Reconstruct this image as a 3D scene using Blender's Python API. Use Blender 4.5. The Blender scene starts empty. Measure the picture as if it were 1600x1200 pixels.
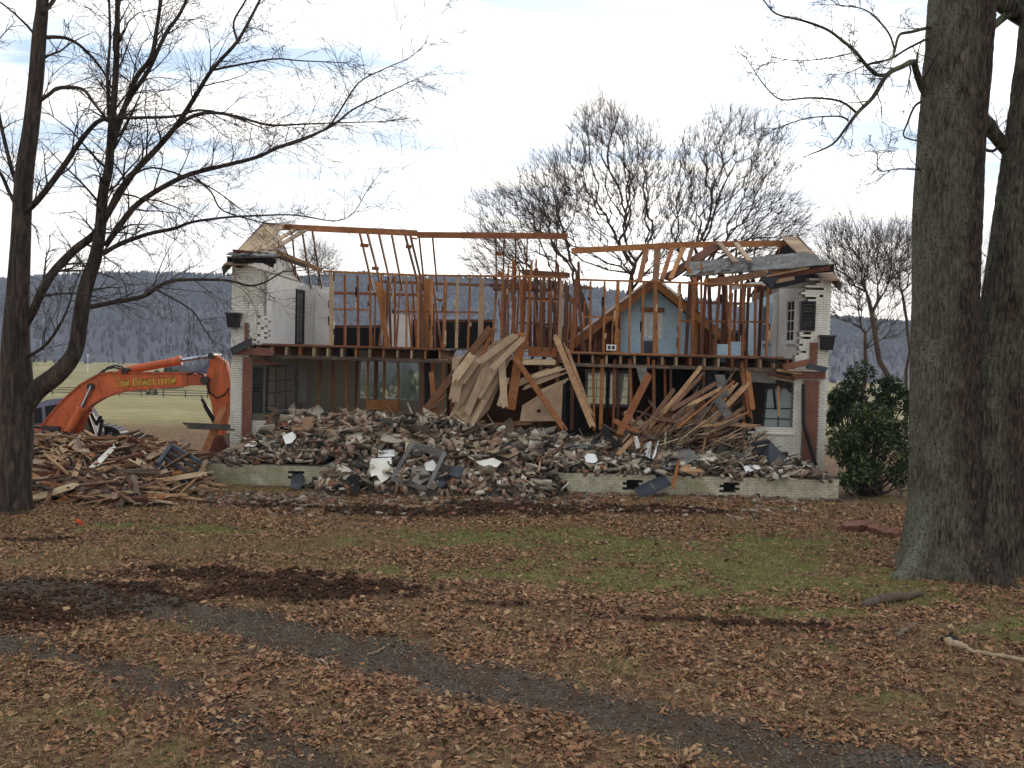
import bpy, bmesh, math, random
import numpy as np
from mathutils import Vector, Matrix, Euler, noise
random.seed(7); rng = np.random.default_rng(7)
R = math.radians
SC = bpy.context.scene
COL = SC.collection
# ---------------------------------------------------------------- camera
CAM_H = 3.9; PITCH = R(2.37); ROLL = R(1.5); F = 1450.0
cam_d = bpy.data.cameras.new('camera'); cam_d.lens = 36*F/1600; cam_d.sensor_width = 36
cam_d.clip_start = .1; cam_d.clip_end = 6000
cam = bpy.data.objects.new('camera', cam_d); COL.objects.link(cam)
CM = (Matrix.Rotation(math.pi/2-PITCH, 3, 'X') @ Matrix.Rotation(ROLL, 3, 'Z'))
cam.matrix_world = Matrix.Translation((0, 0, CAM_H)) @ CM.to_4x4()
SC.camera = cam
# ---------------------------------------------------------------- sky and sun
SUN_EL, SUN_AZ = R(9), R(7)
w = bpy.data.worlds.new('World'); SC.world = w; w.use_nodes = True
nt = w.node_tree; N = nt.nodes; L = nt.links; N.clear()
def nd(t, **k):
    n = N.new(t)
    for a, b in k.items(): setattr(n, a, b)
    return n
def wmath(op, a, b=None):
    n = nd('ShaderNodeMath', operation=op)
    for i, v in enumerate((a, b)):
        if v is None: continue
        if isinstance(v, (int, float)): n.inputs[i].default_value = v
        else: L.new(v, n.inputs[i])
    return n.outputs[0]
sky = nd('ShaderNodeTexSky', sky_type='NISHITA', sun_disc=False, sun_elevation=SUN_EL, sun_rotation=SUN_AZ, air_density=1.0, dust_density=2.0, ozone_density=1.0)
skb = nd('ShaderNodeVectorMath', operation='SCALE'); skb.inputs['Scale'].default_value = .11
L.new(sky.outputs[0], skb.inputs[0])
tc = nd('ShaderNodeTexCoord')
sep = nd('ShaderNodeSeparateXYZ'); L.new(tc.outputs['Generated'], sep.inputs[0])
zz = wmath('ADD', wmath('MAXIMUM', sep.outputs[2], 0.0), .12)
cmb = nd('ShaderNodeCombineXYZ')
L.new(wmath('DIVIDE', sep.outputs[0], zz), cmb.inputs[0]); L.new(wmath('DIVIDE', sep.outputs[1], zz), cmb.inputs[1])
mp = nd('ShaderNodeMapping'); mp.inputs['Scale'].default_value = (.55, 1.5, 1); mp.inputs['Rotation'].default_value = (0, 0, R(-14)); mp.inputs['Location'].default_value = (3.1, .6, 0)
L.new(cmb.outputs[0], mp.inputs[0])
ns = nd('ShaderNodeTexNoise'); ns.inputs['Scale'].default_value = 2.1; ns.inputs['Detail'].default_value = 7; ns.inputs['Roughness'].default_value = .55; ns.inputs['Distortion'].default_value = .35
L.new(mp.outputs[0], ns.inputs['Vector'])
cr = nd('ShaderNodeMapRange'); cr.inputs['From Min'].default_value = .42; cr.inputs['From Max'].default_value = .60
L.new(ns.outputs[0], cr.inputs[0])
# thin cloud lit from behind: brighter towards the sun
sv = Vector((math.sin(SUN_AZ)*math.cos(SUN_EL), math.cos(SUN_AZ)*math.cos(SUN_EL), math.sin(SUN_EL)))
dt = nd('ShaderNodeVectorMath', operation='DOT_PRODUCT'); L.new(tc.outputs['Generated'], dt.inputs[0]); dt.inputs[1].default_value = sv
fr = wmath('POWER', wmath('MAXIMUM', wmath('ADD', wmath('MULTIPLY', dt.outputs['Value'], .5), .5), 0.0), 3.0)
glow = wmath('POWER', wmath('MAXIMUM', dt.outputs['Value'], 0.0), 60.0)
cb = wmath('ADD', wmath('ADD', .98, wmath('MULTIPLY', fr, .34)), wmath('MULTIPLY', glow, .9))
wmx = nd('ShaderNodeMix', data_type='RGBA'); wmx.inputs[6].default_value = (1, .972, .935, 1); wmx.inputs[7].default_value = (1, .9, .74, 1); L.new(wmath('MULTIPLY', wmath('POWER', wmath('SUBTRACT', 1.0, wmath('MAXIMUM', sep.outputs[2], 0.0)), 9.0), .75), wmx.inputs[0])
ccol = nd('ShaderNodeVectorMath', operation='SCALE'); L.new(wmx.outputs[2], ccol.inputs[0]); L.new(cb, ccol.inputs['Scale'])
gap = nd('ShaderNodeVectorMath', operation='SCALE'); gap.inputs[0].default_value = (.54, .70, .93); L.new(wmath('MULTIPLY', cb, .7), gap.inputs['Scale'])
gp2 = nd('ShaderNodeMix', data_type='RGBA', blend_type='MIX'); gp2.inputs[0].default_value = .06
L.new(gap.outputs[0], gp2.inputs[6]); L.new(skb.outputs[0], gp2.inputs[7])
mx = nd('ShaderNodeMix', data_type='RGBA', blend_type='MIX')
hzc = nd('ShaderNodeMapRange'); L.new(sep.outputs[2], hzc.inputs[0]); hzc.inputs[1].default_value = .04; hzc.inputs[2].default_value = .2; hzc.inputs[3].default_value = 1.0; hzc.inputs[4].default_value = 0.0   # cloud closes up towards the horizon
L.new(wmath('MAXIMUM', cr.outputs[0], hzc.outputs[0]), mx.inputs[0]); L.new(gp2.outputs[2], mx.inputs[6]); L.new(ccol.outputs[0], mx.inputs[7])
bg = nd('ShaderNodeBackground'); bg.inputs[1].default_value = 1.0; L.new(mx.outputs[2], bg.inputs[0])
wo = nd('ShaderNodeOutputWorld'); L.new(bg.outputs[0], wo.inputs[0])
sd = bpy.data.lights.new('sun', 'SUN'); sd.energy = 1.5; sd.angle = R(12); sd.color = (1, .9, .76)
sun = bpy.data.objects.new('sun', sd); COL.objects.link(sun)
sun.rotation_euler = (-sv).to_track_quat('-Z', 'Y').to_euler(); sun.location = (20, 60, 40)
# ---------------------------------------------------------------- exposure
SC.view_settings.view_transform = 'Standard'; SC.view_settings.look = 'None'
SC.view_settings.exposure = 0.5; SC.view_settings.gamma = 1; SC.view_settings.use_curve_mapping = False
SC.cycles.use_denoising = True; SC.cycles.max_bounces = 6; SC.cycles.diffuse_bounces = 3; SC.cycles.transparent_max_bounces = 8
SC.cycles.use_adaptive_sampling = True; SC.cycles.adaptive_threshold = .015; SC.cycles.volume_bounces = 0

# ---------------------------------------------------------------- helpers
def at(px, py, Y):
    d = CM @ Vector(((px-800)/F, -(py-600)/F, -1)); t = Y/d.y
    return Vector((0, 0, CAM_H)) + d*t
def gr(px, py, z=0.):
    d = CM @ Vector(((px-800)/F, -(py-600)/F, -1)); t = (z-CAM_H)/d.z
    return Vector((0, 0, CAM_H)) + d*t
def fz(x, y, s=1., seed=0.): return noise.noise(Vector((x*s+seed, y*s-seed, seed*1.7)))
def gz(x, y):
    k = min(1., max(0., (60-y)/20))
    return k*(.05*fz(x, y, .35, 3)+.02*fz(x, y, 1.3, 9))-6.5*min(1., max(0., (y-42)/118))

class MB:
    def __init__(s): s.v = []; s.f = []; s.t = []
    def add(s, vs, fs, tone=0.):
        b = len(s.v); s.v += [tuple(p) for p in vs]; s.f += [tuple(i+b for i in f) for f in fs]; s.t += [tone]*len(fs)
    def box(s, c, d, M=None, tone=0., jit=0.):
        c = Vector(c); o = []
        for sx, sy, sz in ((-1,-1,-1),(1,-1,-1),(1,1,-1),(-1,1,-1),(-1,-1,1),(1,-1,1),(1,1,1),(-1,1,1)):
            p = Vector((sx*d[0]/2, sy*d[1]/2, sz*d[2]/2))
            if jit: p += Vector((random.uniform(-1,1)*d[0], random.uniform(-1,1)*d[1], random.uniform(-1,1)*d[2]))*jit
            if M is not None: p = M @ p
            o.append(c+p)
        s.add(o, ((3,2,1,0),(4,5,6,7),(0,1,5,4),(1,2,6,5),(2,3,7,6),(3,0,4,7)), tone)
    def bar(s, a, b, wd, th, up=(0, -1, 0), tone=0., jag=0.):
        """rectangular bar from a to b; wd across, th along 'up'; jag breaks the ends"""
        a = Vector(a); b = Vector(b); d = (b-a); Ln = d.length; d = d/Ln
        u = Vector(up); u = u - d*u.dot(d)
        if u.length < 1e-4: u = Vector((1, 0, 0)) - d*d.x
        u.normalize(); sd_ = d.cross(u)
        o = []
        for e, q in ((a, -1), (b, 1)):
            for sx, sy in ((-1,-1),(1,-1),(1,1),(-1,1)):
                o.append(e+sd_*(sx*wd/2)+u*(sy*th/2)+d*(q*random.uniform(-jag, jag) if jag else 0))
        s.add(o, ((0,1,2,3),(7,6,5,4),(4,5,1,0),(5,6,2,1),(6,7,3,2),(7,4,0,3)), tone)
    def splint(s, a, b, wd, th, up=(0, -1, 0), jag=.08):
        """a board torn into three strands that end unevenly"""
        a = Vector(a); b = Vector(b); d = (b-a).normalized(); u = Vector(up); u = (u-d*u.dot(d)).normalized(); sd_ = d.cross(u); cut = [-.5, random.uniform(-.3, -.05), random.uniform(.05, .3), .5]
        for i in range(3):
            c_ = sd_*((cut[i]+cut[i+1])/2*wd); s.bar(a+c_-d*random.uniform(-jag, jag), b+c_+d*random.uniform(-jag, jag), (cut[i+1]-cut[i])*wd*.985, th*random.uniform(.86, 1.), up, jag=jag*.5)
    def tube(s, P, Rr, n=6, cap=True, tone=0., wob=0.):
        P = [Vector(p) for p in P]; k = len(P); b = len(s.v); ref = None
        for i in range(k):
            d = (P[min(i+1, k-1)]-P[max(i-1, 0)])
            if d.length < 1e-7: d = Vector((0, 0, 1))
            d.normalize()
            if ref is None:
                ref = Vector((0, 0, 1)) if abs(d.z) < .8 else Vector((1, 0, 0))
            u = ref - d*ref.dot(d)
            if u.length < 1e-5: u = d.orthogonal()
            u.normalize(); ref = u; v = d.cross(u)
            r = Rr[i]
            for j in range(n):
                a_ = 2*math.pi*j/n; rr = r
                if wob: rr = r*(1+wob*noise.noise(Vector((P[i].x*1.3+math.cos(a_)*1.2, P[i].z*.5, math.sin(a_)*1.2))))
                q = P[i]+u*(math.cos(a_)*rr)+v*(math.sin(a_)*rr)
                s.v.append((q.x, q.y, q.z))
        for i in range(k-1):
            for j in range(n):
                j2 = (j+1) % n
                s.f.append((b+i*n+j, b+i*n+j2, b+(i+1)*n+j2, b+(i+1)*n+j)); s.t.append(tone)
        if cap:
            s.f.append(tuple(b+j for j in range(n-1, -1, -1))); s.t.append(tone)
            s.f.append(tuple(b+(k-1)*n+j for j in range(n))); s.t.append(tone)
    def prism(s, pts, depth, tone=0.):
        """closed outline (3D points) thickened by the vector depth"""
        n = len(pts); D = Vector(depth)
        vs = [Vector(p) for p in pts]+[Vector(p)+D for p in pts]
        fs = [tuple(range(n)), tuple(range(2*n-1, n-1, -1))]+[(i, n+i, n+(i+1) % n, (i+1) % n) for i in range(n)]
        s.add(vs, fs, tone)
    def mesh(s, name, smooth=False):
        me = bpy.data.meshes.new(name); me.from_pydata(s.v, [], s.f)
        if any(s.t):
            at_ = me.attributes.new('tone', 'FLOAT', 'FACE'); at_.data.foreach_set('value', s.t)
        if smooth: me.polygons.foreach_set('use_smooth', [True]*len(s.f))
        me.update(); return me
    def build(s, name, mat, parent=None, smooth=False, origin=None):
        me = s.mesh(name, smooth); me.materials.append(MAT[mat] if isinstance(mat, str) else mat)
        if parent is None and origin is not None:
            o_ = Vector(origin); me.transform(Matrix.Translation(-o_))
        return link(me, name, parent, origin)
def fixnormals(me):
    bm = bmesh.new(); bm.from_mesh(me); bmesh.ops.recalc_face_normals(bm, faces=bm.faces); bm.to_mesh(me); bm.free()
def link(me, name, parent=None, origin=None):
    o = bpy.data.objects.new(name, me); COL.objects.link(o)
    if parent is not None:
        o.parent = parent; o.matrix_parent_inverse = WI.get(parent.name, Matrix.Identity(4))
    elif origin is not None: o.location = origin
    return o
WI = {}
def thing(name, label, cat, loc=(0, 0, 0), group=None):
    o = bpy.data.objects.new(name, None); COL.objects.link(o); o.location = loc; o.empty_display_size = .2
    WI[o.name] = Matrix.Translation(-Vector(loc))
    return tag(o, label, cat, group)
def tag(o, label=None, cat=None, group=None, kind=None):
    if label: o['label'] = label
    if cat: o['category'] = cat
    if group: o['group'] = group
    if kind: o['kind'] = kind
    return o
def soup(name, V, Fc, mat, tone=None, tone_domain='FACE', smooth=False):
    """numpy mesh: V (n,3), Fc (m,k)"""
    me = bpy.data.meshes.new(name); k = Fc.shape[1]
    me.vertices.add(len(V)); me.vertices.foreach_set('co', np.ascontiguousarray(V, np.float32).ravel())
    me.loops.add(Fc.size); me.loops.foreach_set('vertex_index', np.ascontiguousarray(Fc, np.int32).ravel())
    me.polygons.add(len(Fc)); me.polygons.foreach_set('loop_start', np.arange(0, Fc.size, k, dtype=np.int32))
    me.polygons.foreach_set('loop_total', np.full(len(Fc), k, np.int32))
    if tone is not None:
        a_ = me.attributes.new('tone', 'FLOAT', tone_domain); a_.data.foreach_set('value', np.ascontiguousarray(tone, np.float32))
    if smooth: me.polygons.foreach_set('use_smooth', np.ones(len(Fc), bool))
    me.update(calc_edges=True); me.validate(); me.materials.append(MAT[mat])
    return link(me, name)

# ---------------------------------------------------------------- materials
MAT = {}
def lin(c):
    return tuple((x/12.92 if x <= .04045 else ((x+.055)/1.055)**2.4) for x in (v/255 for v in c))+(1,)
class NT:
    def __init__(s, name):
        s.m = bpy.data.materials.new(name); s.m.use_nodes = True; s.t = s.m.node_tree; s.b = s.t.nodes['Principled BSDF']; MAT[name] = s.m
        s.tc = s.t.nodes.new('ShaderNodeTexCoord')
    def n(s, t, **k):
        x = s.t.nodes.new(t)
        for a, b in k.items(): setattr(x, a, b)
        return x
    def l(s, a, b): s.t.links.new(a, b)
    def noise(s, scale=5., detail=4., rough=.55, vec=None, stretch=None, coord='Object', dist=0.):
        x = s.n('ShaderNodeTexNoise'); x.inputs['Scale'].default_value = scale; x.inputs['Detail'].default_value = detail; x.inputs['Roughness'].default_value = rough; x.inputs['Distortion'].default_value = dist
        v = vec or s.tc.outputs[coord]
        if stretch:
            m = s.n('ShaderNodeMapping'); m.inputs['Scale'].default_value = stretch; s.l(v, m.inputs[0]); v = m.outputs[0]
        s.l(v, x.inputs['Vector']); return x.outputs[0]
    def ramp(s, fac, stops, interp='LINEAR'):
        x = s.n('ShaderNodeValToRGB'); x.color_ramp.interpolation = interp; e = x.color_ramp.elements
        while len(e) < len(stops): e.new(.5)
        for i, (p, c) in enumerate(stops):
            e[i].position = p; e[i].color = lin(c) if max(c) > 1 else tuple(c)+(1,)
        s.l(fac, x.inputs[0]); return x.outputs[0]
    def mix(s, fac, a, b, mode='MIX'):
        x = s.n('ShaderNodeMix', data_type='RGBA', blend_type=mode)
        for i, v in ((0, fac), (6, a), (7, b)):
            if isinstance(v, (int, float)): x.inputs[i].default_value = v
            elif isinstance(v, tuple): x.inputs[i].default_value = lin(v) if max(v) > 1 else v+(1,)
            else: s.l(v, x.inputs[i])
        return x.outputs[2]
    def math(s, op, a, b=0., clamp=False):
        x = s.n('ShaderNodeMath', operation=op, use_clamp=clamp)
        for i, v in enumerate((a, b)):
            if isinstance(v, (int, float)): x.inputs[i].default_value = v
            else: s.l(v, x.inputs[i])
        return x.outputs[0]
    def remap(s, v, a, b, c=0., d=1.):
        x = s.n('ShaderNodeMapRange'); s.l(v, x.inputs[0])
        for i, q in enumerate((a, b, c, d)): x.inputs[i+1].default_value = q
        return x.outputs[0]
    def attr(s, name): x = s.n('ShaderNodeAttribute', attribute_name=name); return x.outputs['Fac']
    def rand(s): return s.n('ShaderNodeObjectInfo').outputs['Random']
    def hsv(s, col, h=.5, sa=1., v=1.):
        x = s.n('ShaderNodeHueSaturation')
        for k, q in (('Hue', h), ('Saturation', sa), ('Value', v)):
            if isinstance(q, (int, float)): x.inputs[k].default_value = q
            else: s.l(q, x.inputs[k])
        s.l(col, x.inputs['Color']); return x.outputs[0]
    def done(s, col, rough=.85, spec=.3, bump=None, bs=.3, bd=.01, metal=0.):
        if isinstance(col, tuple): s.b.inputs['Base Color'].default_value = lin(col) if max(col) > 1 else col+(1,)
        else: s.l(col, s.b.inputs['Base Color'])
        if isinstance(rough, (int, float)): s.b.inputs['Roughness'].default_value = rough
        else: s.l(rough, s.b.inputs['Roughness'])
        s.b.inputs['Specular IOR Level'].default_value = spec; s.b.inputs['Metallic'].default_value = metal
        if bump is not None:
            x = s.n('ShaderNodeBump'); x.inputs['Strength'].default_value = bs; x.inputs['Distance'].default_value = bd
            s.l(bump, x.inputs['Height']); s.l(x.outputs[0], s.b.inputs['Normal'])
        return s.m
def wood(name, a, b, c, var=.5):
    """sawn timber: grain noise plus a tone that differs from piece to piece"""
    m = NT(name); r = m.rand()
    v = m.n('ShaderNodeVectorMath', operation='ADD'); m.l(m.tc.outputs['Object'], v.inputs[0]); m.l(r, v.inputs[1])
    g = m.noise(9, 5, .6, vec=v.outputs[0], dist=1.5); g2 = m.noise(40, 3, .6, vec=v.outputs[0]); g3 = m.noise(1.7, 3, .6, vec=v.outputs[0])
    col = m.ramp(m.math('ADD', m.math('MULTIPLY', g, .6), m.math('MULTIPLY', g3, .4)), [(.3, a), (.5, b), (.72, c)])
    col = m.hsv(col, m.remap(r, 0, 1, .49, .508), 1., m.math('MULTIPLY', m.remap(r, 0, 1, 1-var, 1+var*.6), m.remap(g2, .3, .7, .85, 1.12)))
    return m.done(col, .8, .25, g2, .4, .004)
wood('stud_wood', (112, 68, 40), (152, 98, 58), (182, 128, 82), .4)
wood('rafter_wood', (118, 72, 42), (156, 102, 62), (184, 132, 88), .35)
wood('pale_wood', (140, 116, 90), (174, 148, 118), (196, 172, 142), .3)
wood('plank_wood', (112, 82, 60), (158, 122, 90), (192, 158, 122), .5)
wood('old_wood', (70, 56, 48), (104, 86, 72), (140, 120, 102), .5)
wood('red_wood', (84, 55, 40), (110, 74, 53), (132, 94, 69), .3)
def plain(name, a, b, scale=3., rough=.8, spec=.3, bs=.2, var=.0, metal=0., det=6):
    m = NT(name); g = m.noise(scale, det, .62); g2 = m.noise(scale*9, 3, .6)
    col = m.ramp(g, [(.32, a), (.68, b)])
    col = m.hsv(col, .5, 1., m.math('MULTIPLY', m.remap(g2, .3, .7, .9, 1.1), m.remap(m.rand(), 0, 1, 1-var, 1+var)))
    return m.done(col, rough, spec, g2, bs, .006, metal)
plain('cream_brick', (212, 207, 190), (238, 234, 221), 2.2, .75)
plain('plaster', (216, 212, 203), (238, 235, 228), 1.2, .85)
plain('grey_plaster', (222, 209, 188), (238, 227, 208), .8, .9)
plain('blue_paint', (176, 206, 224), (194, 220, 234), .9, .75)
plain('brown_board', (92, 56, 38), (116, 74, 50), 1.5, .85)
plain('red_brick', (112, 70, 55), (142, 94, 75), 4, .85)
plain('mortar', (120, 112, 102), (150, 142, 130), 8, .95)
plain('slate', (72, 71, 69), (120, 117, 111), 2.5, .6, .4, .3, .25)
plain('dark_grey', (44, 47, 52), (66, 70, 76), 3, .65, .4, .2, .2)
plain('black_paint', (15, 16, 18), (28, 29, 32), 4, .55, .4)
plain('matte_black', (18, 16, 15), (34, 30, 27), 4, .95)  # near-black matte colour shared by felt, gutters, holes and dark cores
plain('steel', (150, 155, 165), (190, 195, 205), 6, .25, .5, .1, 0., 1.)
plain('dark_steel', (50, 46, 44), (78, 70, 64), 5, .5, .5, .3, 0., .7)
plain('rust', (70, 36, 24), (104, 58, 38), 6, .8)
def worn(name, a, b, dirt, amt):
    """machine paint with dust, streaks and rubbed patches"""
    m = NT(name); g = m.noise(1.6, 5, .6); st = m.noise(5, 6, .7, stretch=(1, 1, .35)); fn = m.noise(34, 4, .7)
    c = m.mix(m.math('MULTIPLY', m.remap(st, .45, .68), amt), m.ramp(g, [(.32, a), (.68, b)]), dirt); c = m.mix(m.remap(fn, .66, .72, 0, .8), c, (70, 48, 40))
    return m.done(c, m.remap(st, .4, .7, .42, .8), .3, fn, .15, .004)
worn('orange_paint', (190, 88, 44), (214, 106, 56), (132, 84, 60), .75)
worn('orange_dirty', (164, 78, 44), (200, 98, 58), (112, 76, 60), .9)
plain('grey_cab', (104, 106, 122), (128, 130, 146), 2, .8, .15, .05)
plain('cream_cab', (140, 134, 112), (162, 155, 132), 2, .7, .2, .05)
plain('gold_paint', (196, 158, 58), (214, 180, 84), 8, .6, .3, .05)
plain('white_paint', (216, 216, 212), (236, 236, 232), 4, .6)
plain('soil', (50, 33, 24), (92, 60, 42), 3.5, .98, .1, .9)
plain('dark_soil', (34, 25, 20), (62, 43, 33), 4, .98, .1, .9)
plain('flag_orange', (236, 92, 40), (246, 110, 52), 4, .6)
plain('insulation', (170, 140, 110), (206, 178, 148), 12, .98, .1, .8)
# rubble with a palette picked by each piece's tone
def palette(name, stops, scale=14., rough=.9):
    m = NT(name); t = m.attr('tone'); g = m.noise(scale, 5, .6); g2 = m.noise(scale*5, 3, .6)
    col = m.ramp(t, stops, 'CONSTANT')
    col = m.hsv(col, .5, m.remap(g, .2, .8, .8, 1.15), m.math('MULTIPLY', m.remap(g, .25, .75, .7, 1.25), m.remap(g2, .3, .7, .85, 1.1)))
    return m.done(col, rough, .2, g2, .4, .005)
BR = [(138, 113, 95), (152, 129, 108), (118, 91, 73), (164, 144, 122), (168, 155, 135), (114, 103, 90), (72, 67, 60), (142, 98, 77), (206, 196, 176), (90, 75, 62)]
palette('rubble', [(i/len(BR), c) for i, c in enumerate(BR)])
m = NT('loose_brick')
v = m.ramp(m.rand(), [(i/len(BR), c) for i, c in enumerate(BR)], 'CONSTANT'); g = m.noise(14, 5, .6); g2 = m.noise(60, 3, .6)
m.done(m.hsv(v, .5, 1., m.math('MULTIPLY', m.remap(g, .25, .75, .7, 1.25), m.remap(g2, .3, .7, .85, 1.1))), .9, .2, g2, .4, .005)
LF = [(144, 102, 72), (156, 117, 84), (114, 77, 55), (166, 128, 93), (128, 87, 62), (146, 108, 78), (94, 64, 48), (154, 112, 76), (122, 88, 65), (172, 138, 102), (78, 54, 42), (136, 94, 66)]
palette('leaf_litter', [(i/len(LF), c) for i, c in enumerate(LF)], 30)
GS = [(104, 110, 56), (118, 119, 64), (92, 102, 50), (136, 126, 78), (156, 134, 92), (140, 116, 78), (128, 121, 70), (164, 144, 102)]
palette('grass', [(i/len(GS), c) for i, c in enumerate(GS)], 20)
RH = [(34, 52, 28), (46, 68, 36), (58, 80, 42), (40, 60, 34), (74, 94, 52), (52, 72, 42), (92, 106, 64), (30, 46, 28)]
palette('shrub_leaf', [(i/len(RH), c) for i, c in enumerate(RH)], 20, .5)
GV = [(92, 81, 70), (112, 101, 88), (76, 68, 59), (126, 115, 102), (98, 84, 70), (66, 59, 51)]
palette('gravel_stone', [(i/len(GV), c) for i, c in enumerate(GV)], 20)
# bark
def bark(name, a, b, c, moss=None, sc=1.):
    m = NT(name)
    ridge = m.noise(7*sc, 6, .62, stretch=(1, 1, .16), dist=.8)
    big = m.noise(1.4*sc, 4, .6); fine = m.noise(45, 3, .6)
    col = m.ramp(ridge, [(.34, a), (.52, b), (.7, c)])
    if moss: col = m.mix(m.math('MULTIPLY', m.remap(big, .42, .62), m.remap(ridge, .4, .62)), col, moss)
    col = m.hsv(col, .5, 1., m.remap(fine, .3, .7, .8, 1.15))
    return m.done(col, .95, .15, m.math('ADD', ridge, m.math('MULTIPLY', fine, .15)), 1., .05*sc)
bark('bark_maple', (42, 36, 32), (72, 62, 54), (98, 86, 76), None, 1.4)
bark('bark_oak', (30, 26, 23), (72, 66, 56), (112, 106, 90), (104, 112, 84), 1.)
bark('bark_oak_brown', (34, 25, 21), (76, 58, 47), (108, 88, 72), None, 1.)
plain('twig', (50, 42, 38), (78, 66, 58), 6, .95, .1)
plain('twig_far', (66, 54, 46), (92, 76, 64), 2, .95, .1)
plain('rot_wood', (92, 56, 30), (140, 92, 52), 5, .95)
plain('red_log', (98, 68, 56), (140, 102, 84), 9, .95)
plain('pale_stick', (138, 118, 94), (170, 150, 122), 8, .9)
# glass
RH2 = [(66, 86, 48), (84, 104, 60), (54, 74, 40), (108, 120, 80), (76, 94, 54), (128, 136, 100), (58, 76, 42), (46, 64, 36), (112, 104, 58), (40, 56, 32)]
palette('shrub_leaf_glint', [(i/len(RH2), c) for i, c in enumerate(RH2)], 20, .42)  # paler and some yellowed leaves; gloss highlights are put into the colour
m = NT('glass'); m.b.inputs['Base Color'].default_value = (.55, .65, .62, 1); m.b.inputs['Roughness'].default_value = .04
m.b.inputs['Transmission Weight'].default_value = 0.; m.b.inputs['Alpha'].default_value = .38
m = NT('dark_glass'); m.done((28, 32, 38), .08, .5)
# ================================================================ GROUND
def poly_dist(px_, pts):
    """distance of points px_ (n,2) to a polyline"""
    best = np.full(len(px_), 1e9)
    for (x0, y0), (x1, y1) in zip(pts[:-1], pts[1:]):
        a = np.array([x0, y0]); d = np.array([x1-x0, y1-y0]); q = px_-a
        t = np.clip((q@d)/(d@d), 0, 1); best = np.minimum(best, np.hypot(*(q-t[:, None]*d).T))
    return best
def vn(x, y, s, seed=0.):
    """cheap value noise on arrays, 0..1"""
    x = x*s+seed*13.7; y = y*s+seed*7.3; i = np.floor(x).astype(np.int64); j = np.floor(y).astype(np.int64); u = x-i; v = y-j
    u = u*u*(3-2*u); v = v*v*(3-2*v)
    h = lambda a, b: (((a*374761393+b*668265263+int(seed*101)*69069) ^ ((a*374761393+b*668265263) >> 13))*1274126177 & 0xffffff)/float(0xffffff)
    return (h(i, j)*(1-u)+h(i+1, j)*u)*(1-v)+(h(i, j+1)*(1-u)+h(i+1, j+1)*u)*v
def fbm(x, y, s, seed=0., o=4):
    r = 0; a = .5
    for k in range(o): r = r+a*vn(x, y, s*2**k, seed+k*3.1); a *= .5
    return r/(1-.5**o)
G2 = lambda *p: [tuple(gr(x, y)[:2]) for x, y in p]
TRACK_A = G2((-260, 905), (60, 925), (240, 945), (440, 985), (620, 1030), (820, 1078), (1010, 1122), (1220, 1172), (1500, 1240), (1900, 1330))
TRACK_B = G2((-200, 990), (40, 1010), (200, 1050), (330, 1105), (450, 1170), (560, 1240), (700, 1340))
GREEN = [(gr(x, y), a, b) for x, y, a, b in ((1120, 880, 3.0, 1.3), (1330, 915, 2.4, .9), (980, 850, 2.2, 1.0), (1000, 912, 1.8, .6), (760, 842, 1.7, .8), (720, 900, 1.2, .4), (1250, 850, 1.8, .8), (1590, 985, .9, .5), (1270, 960, 1.2, .25), (260, 826, 1.6, .3))]
SOIL = [(gr(x, y), a, b) for x, y, a, b in ((150, 930, 2.0, .7), (480, 925, 1.9, .65), (330, 900, 1.7, .45), (60, 955, 1.5, .7), (560, 915, .7, .3), (640, 800, 2.6, .7), (800, 795, 2.4, .8), (990, 798, 1.8, .6), (430, 790, 1.6, .35), (1090, 800, 1.2, .4), (60, 845, .9, .15), (1010, 968, .9, .07), (1110, 974, 1.0, .08), (1210, 982, .9, .08), (1320, 992, .7, .06), (790, 946, .5, .12))]
TAN = [(gr(x, y), a, b) for x, y, a, b in ((330, 850, 2.6, .7), (520, 850, 2., .6), (200, 865, 1.6, .5), (880, 900, 1.6, .4), (460, 880, 1.5, .35), (330, 985, 1., .25), (90, 880, 1.3, .3))]
def tan_(x, y):
    t = np.zeros(len(x))
    for c, a, b in TAN: t = np.maximum(t, 1.2-np.hypot((x-c.x)/a, (y-c.y)/b))
    return np.clip((t+(fbm(x, y, 1.3, 77)-.5)*1.2)/.6, 0, 1)
def masks(x, y):
    P_ = np.stack([x, y], 1); n1 = fbm(x, y, 1.1, 2); n2 = fbm(x, y, 4., 5)
    da = poly_dist(P_, TRACK_A); db = poly_dist(P_, TRACK_B)
    wob = (n1-.5)*.9+(n2-.5)*.5
    drive = np.clip((np.maximum(.74-da, .44-db)+wob*.9)/.45, 0, 1)
    g = np.full(len(x), -.3); s = np.full(len(x), -1.)
    for c, a, b in GREEN: g = np.maximum(g, 1.3-np.hypot((x-c.x)/a/1.3, (y-c.y)/b/1.45))
    for c, a, b in SOIL: s = np.maximum(s, 1.2-np.hypot((x-c.x)/a, (y-c.y)/b))
    g = np.clip((g+(n1-.56)*2.2+(n2-.52)*1.7)/.8, 0, 1); s = np.clip((s+(n1-.5)*1.0+(n2-.5)*.9)/.35, 0, 1)
    return drive, g*(1-drive)*(1-s), s
def spaced(lo, hi, step, ends):
    a = list(np.arange(lo, hi+1e-6, step)); s_ = step; x = hi
    while x < ends[1]: s_ *= 1.25; x += s_; a.append(x)
    s_ = step; x = lo
    while x > ends[0]: s_ *= 1.25; x -= s_; a.insert(0, x)
    return np.array(a)
XS = spaced(-15, 15, .16, (-1500, 1500)); YS = spaced(5, 30, .16, (-250, 1300))
gx, gy = np.meshgrid(XS, YS); gxf, gyf = gx.ravel(), gy.ravel()
gzf = np.array([gz(a, b) for a, b in zip(gxf, gyf)])
dr, gn, so = masks(gxf, gyf)
near = (gyf < 40) & (np.abs(gxf) < 40)
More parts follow.
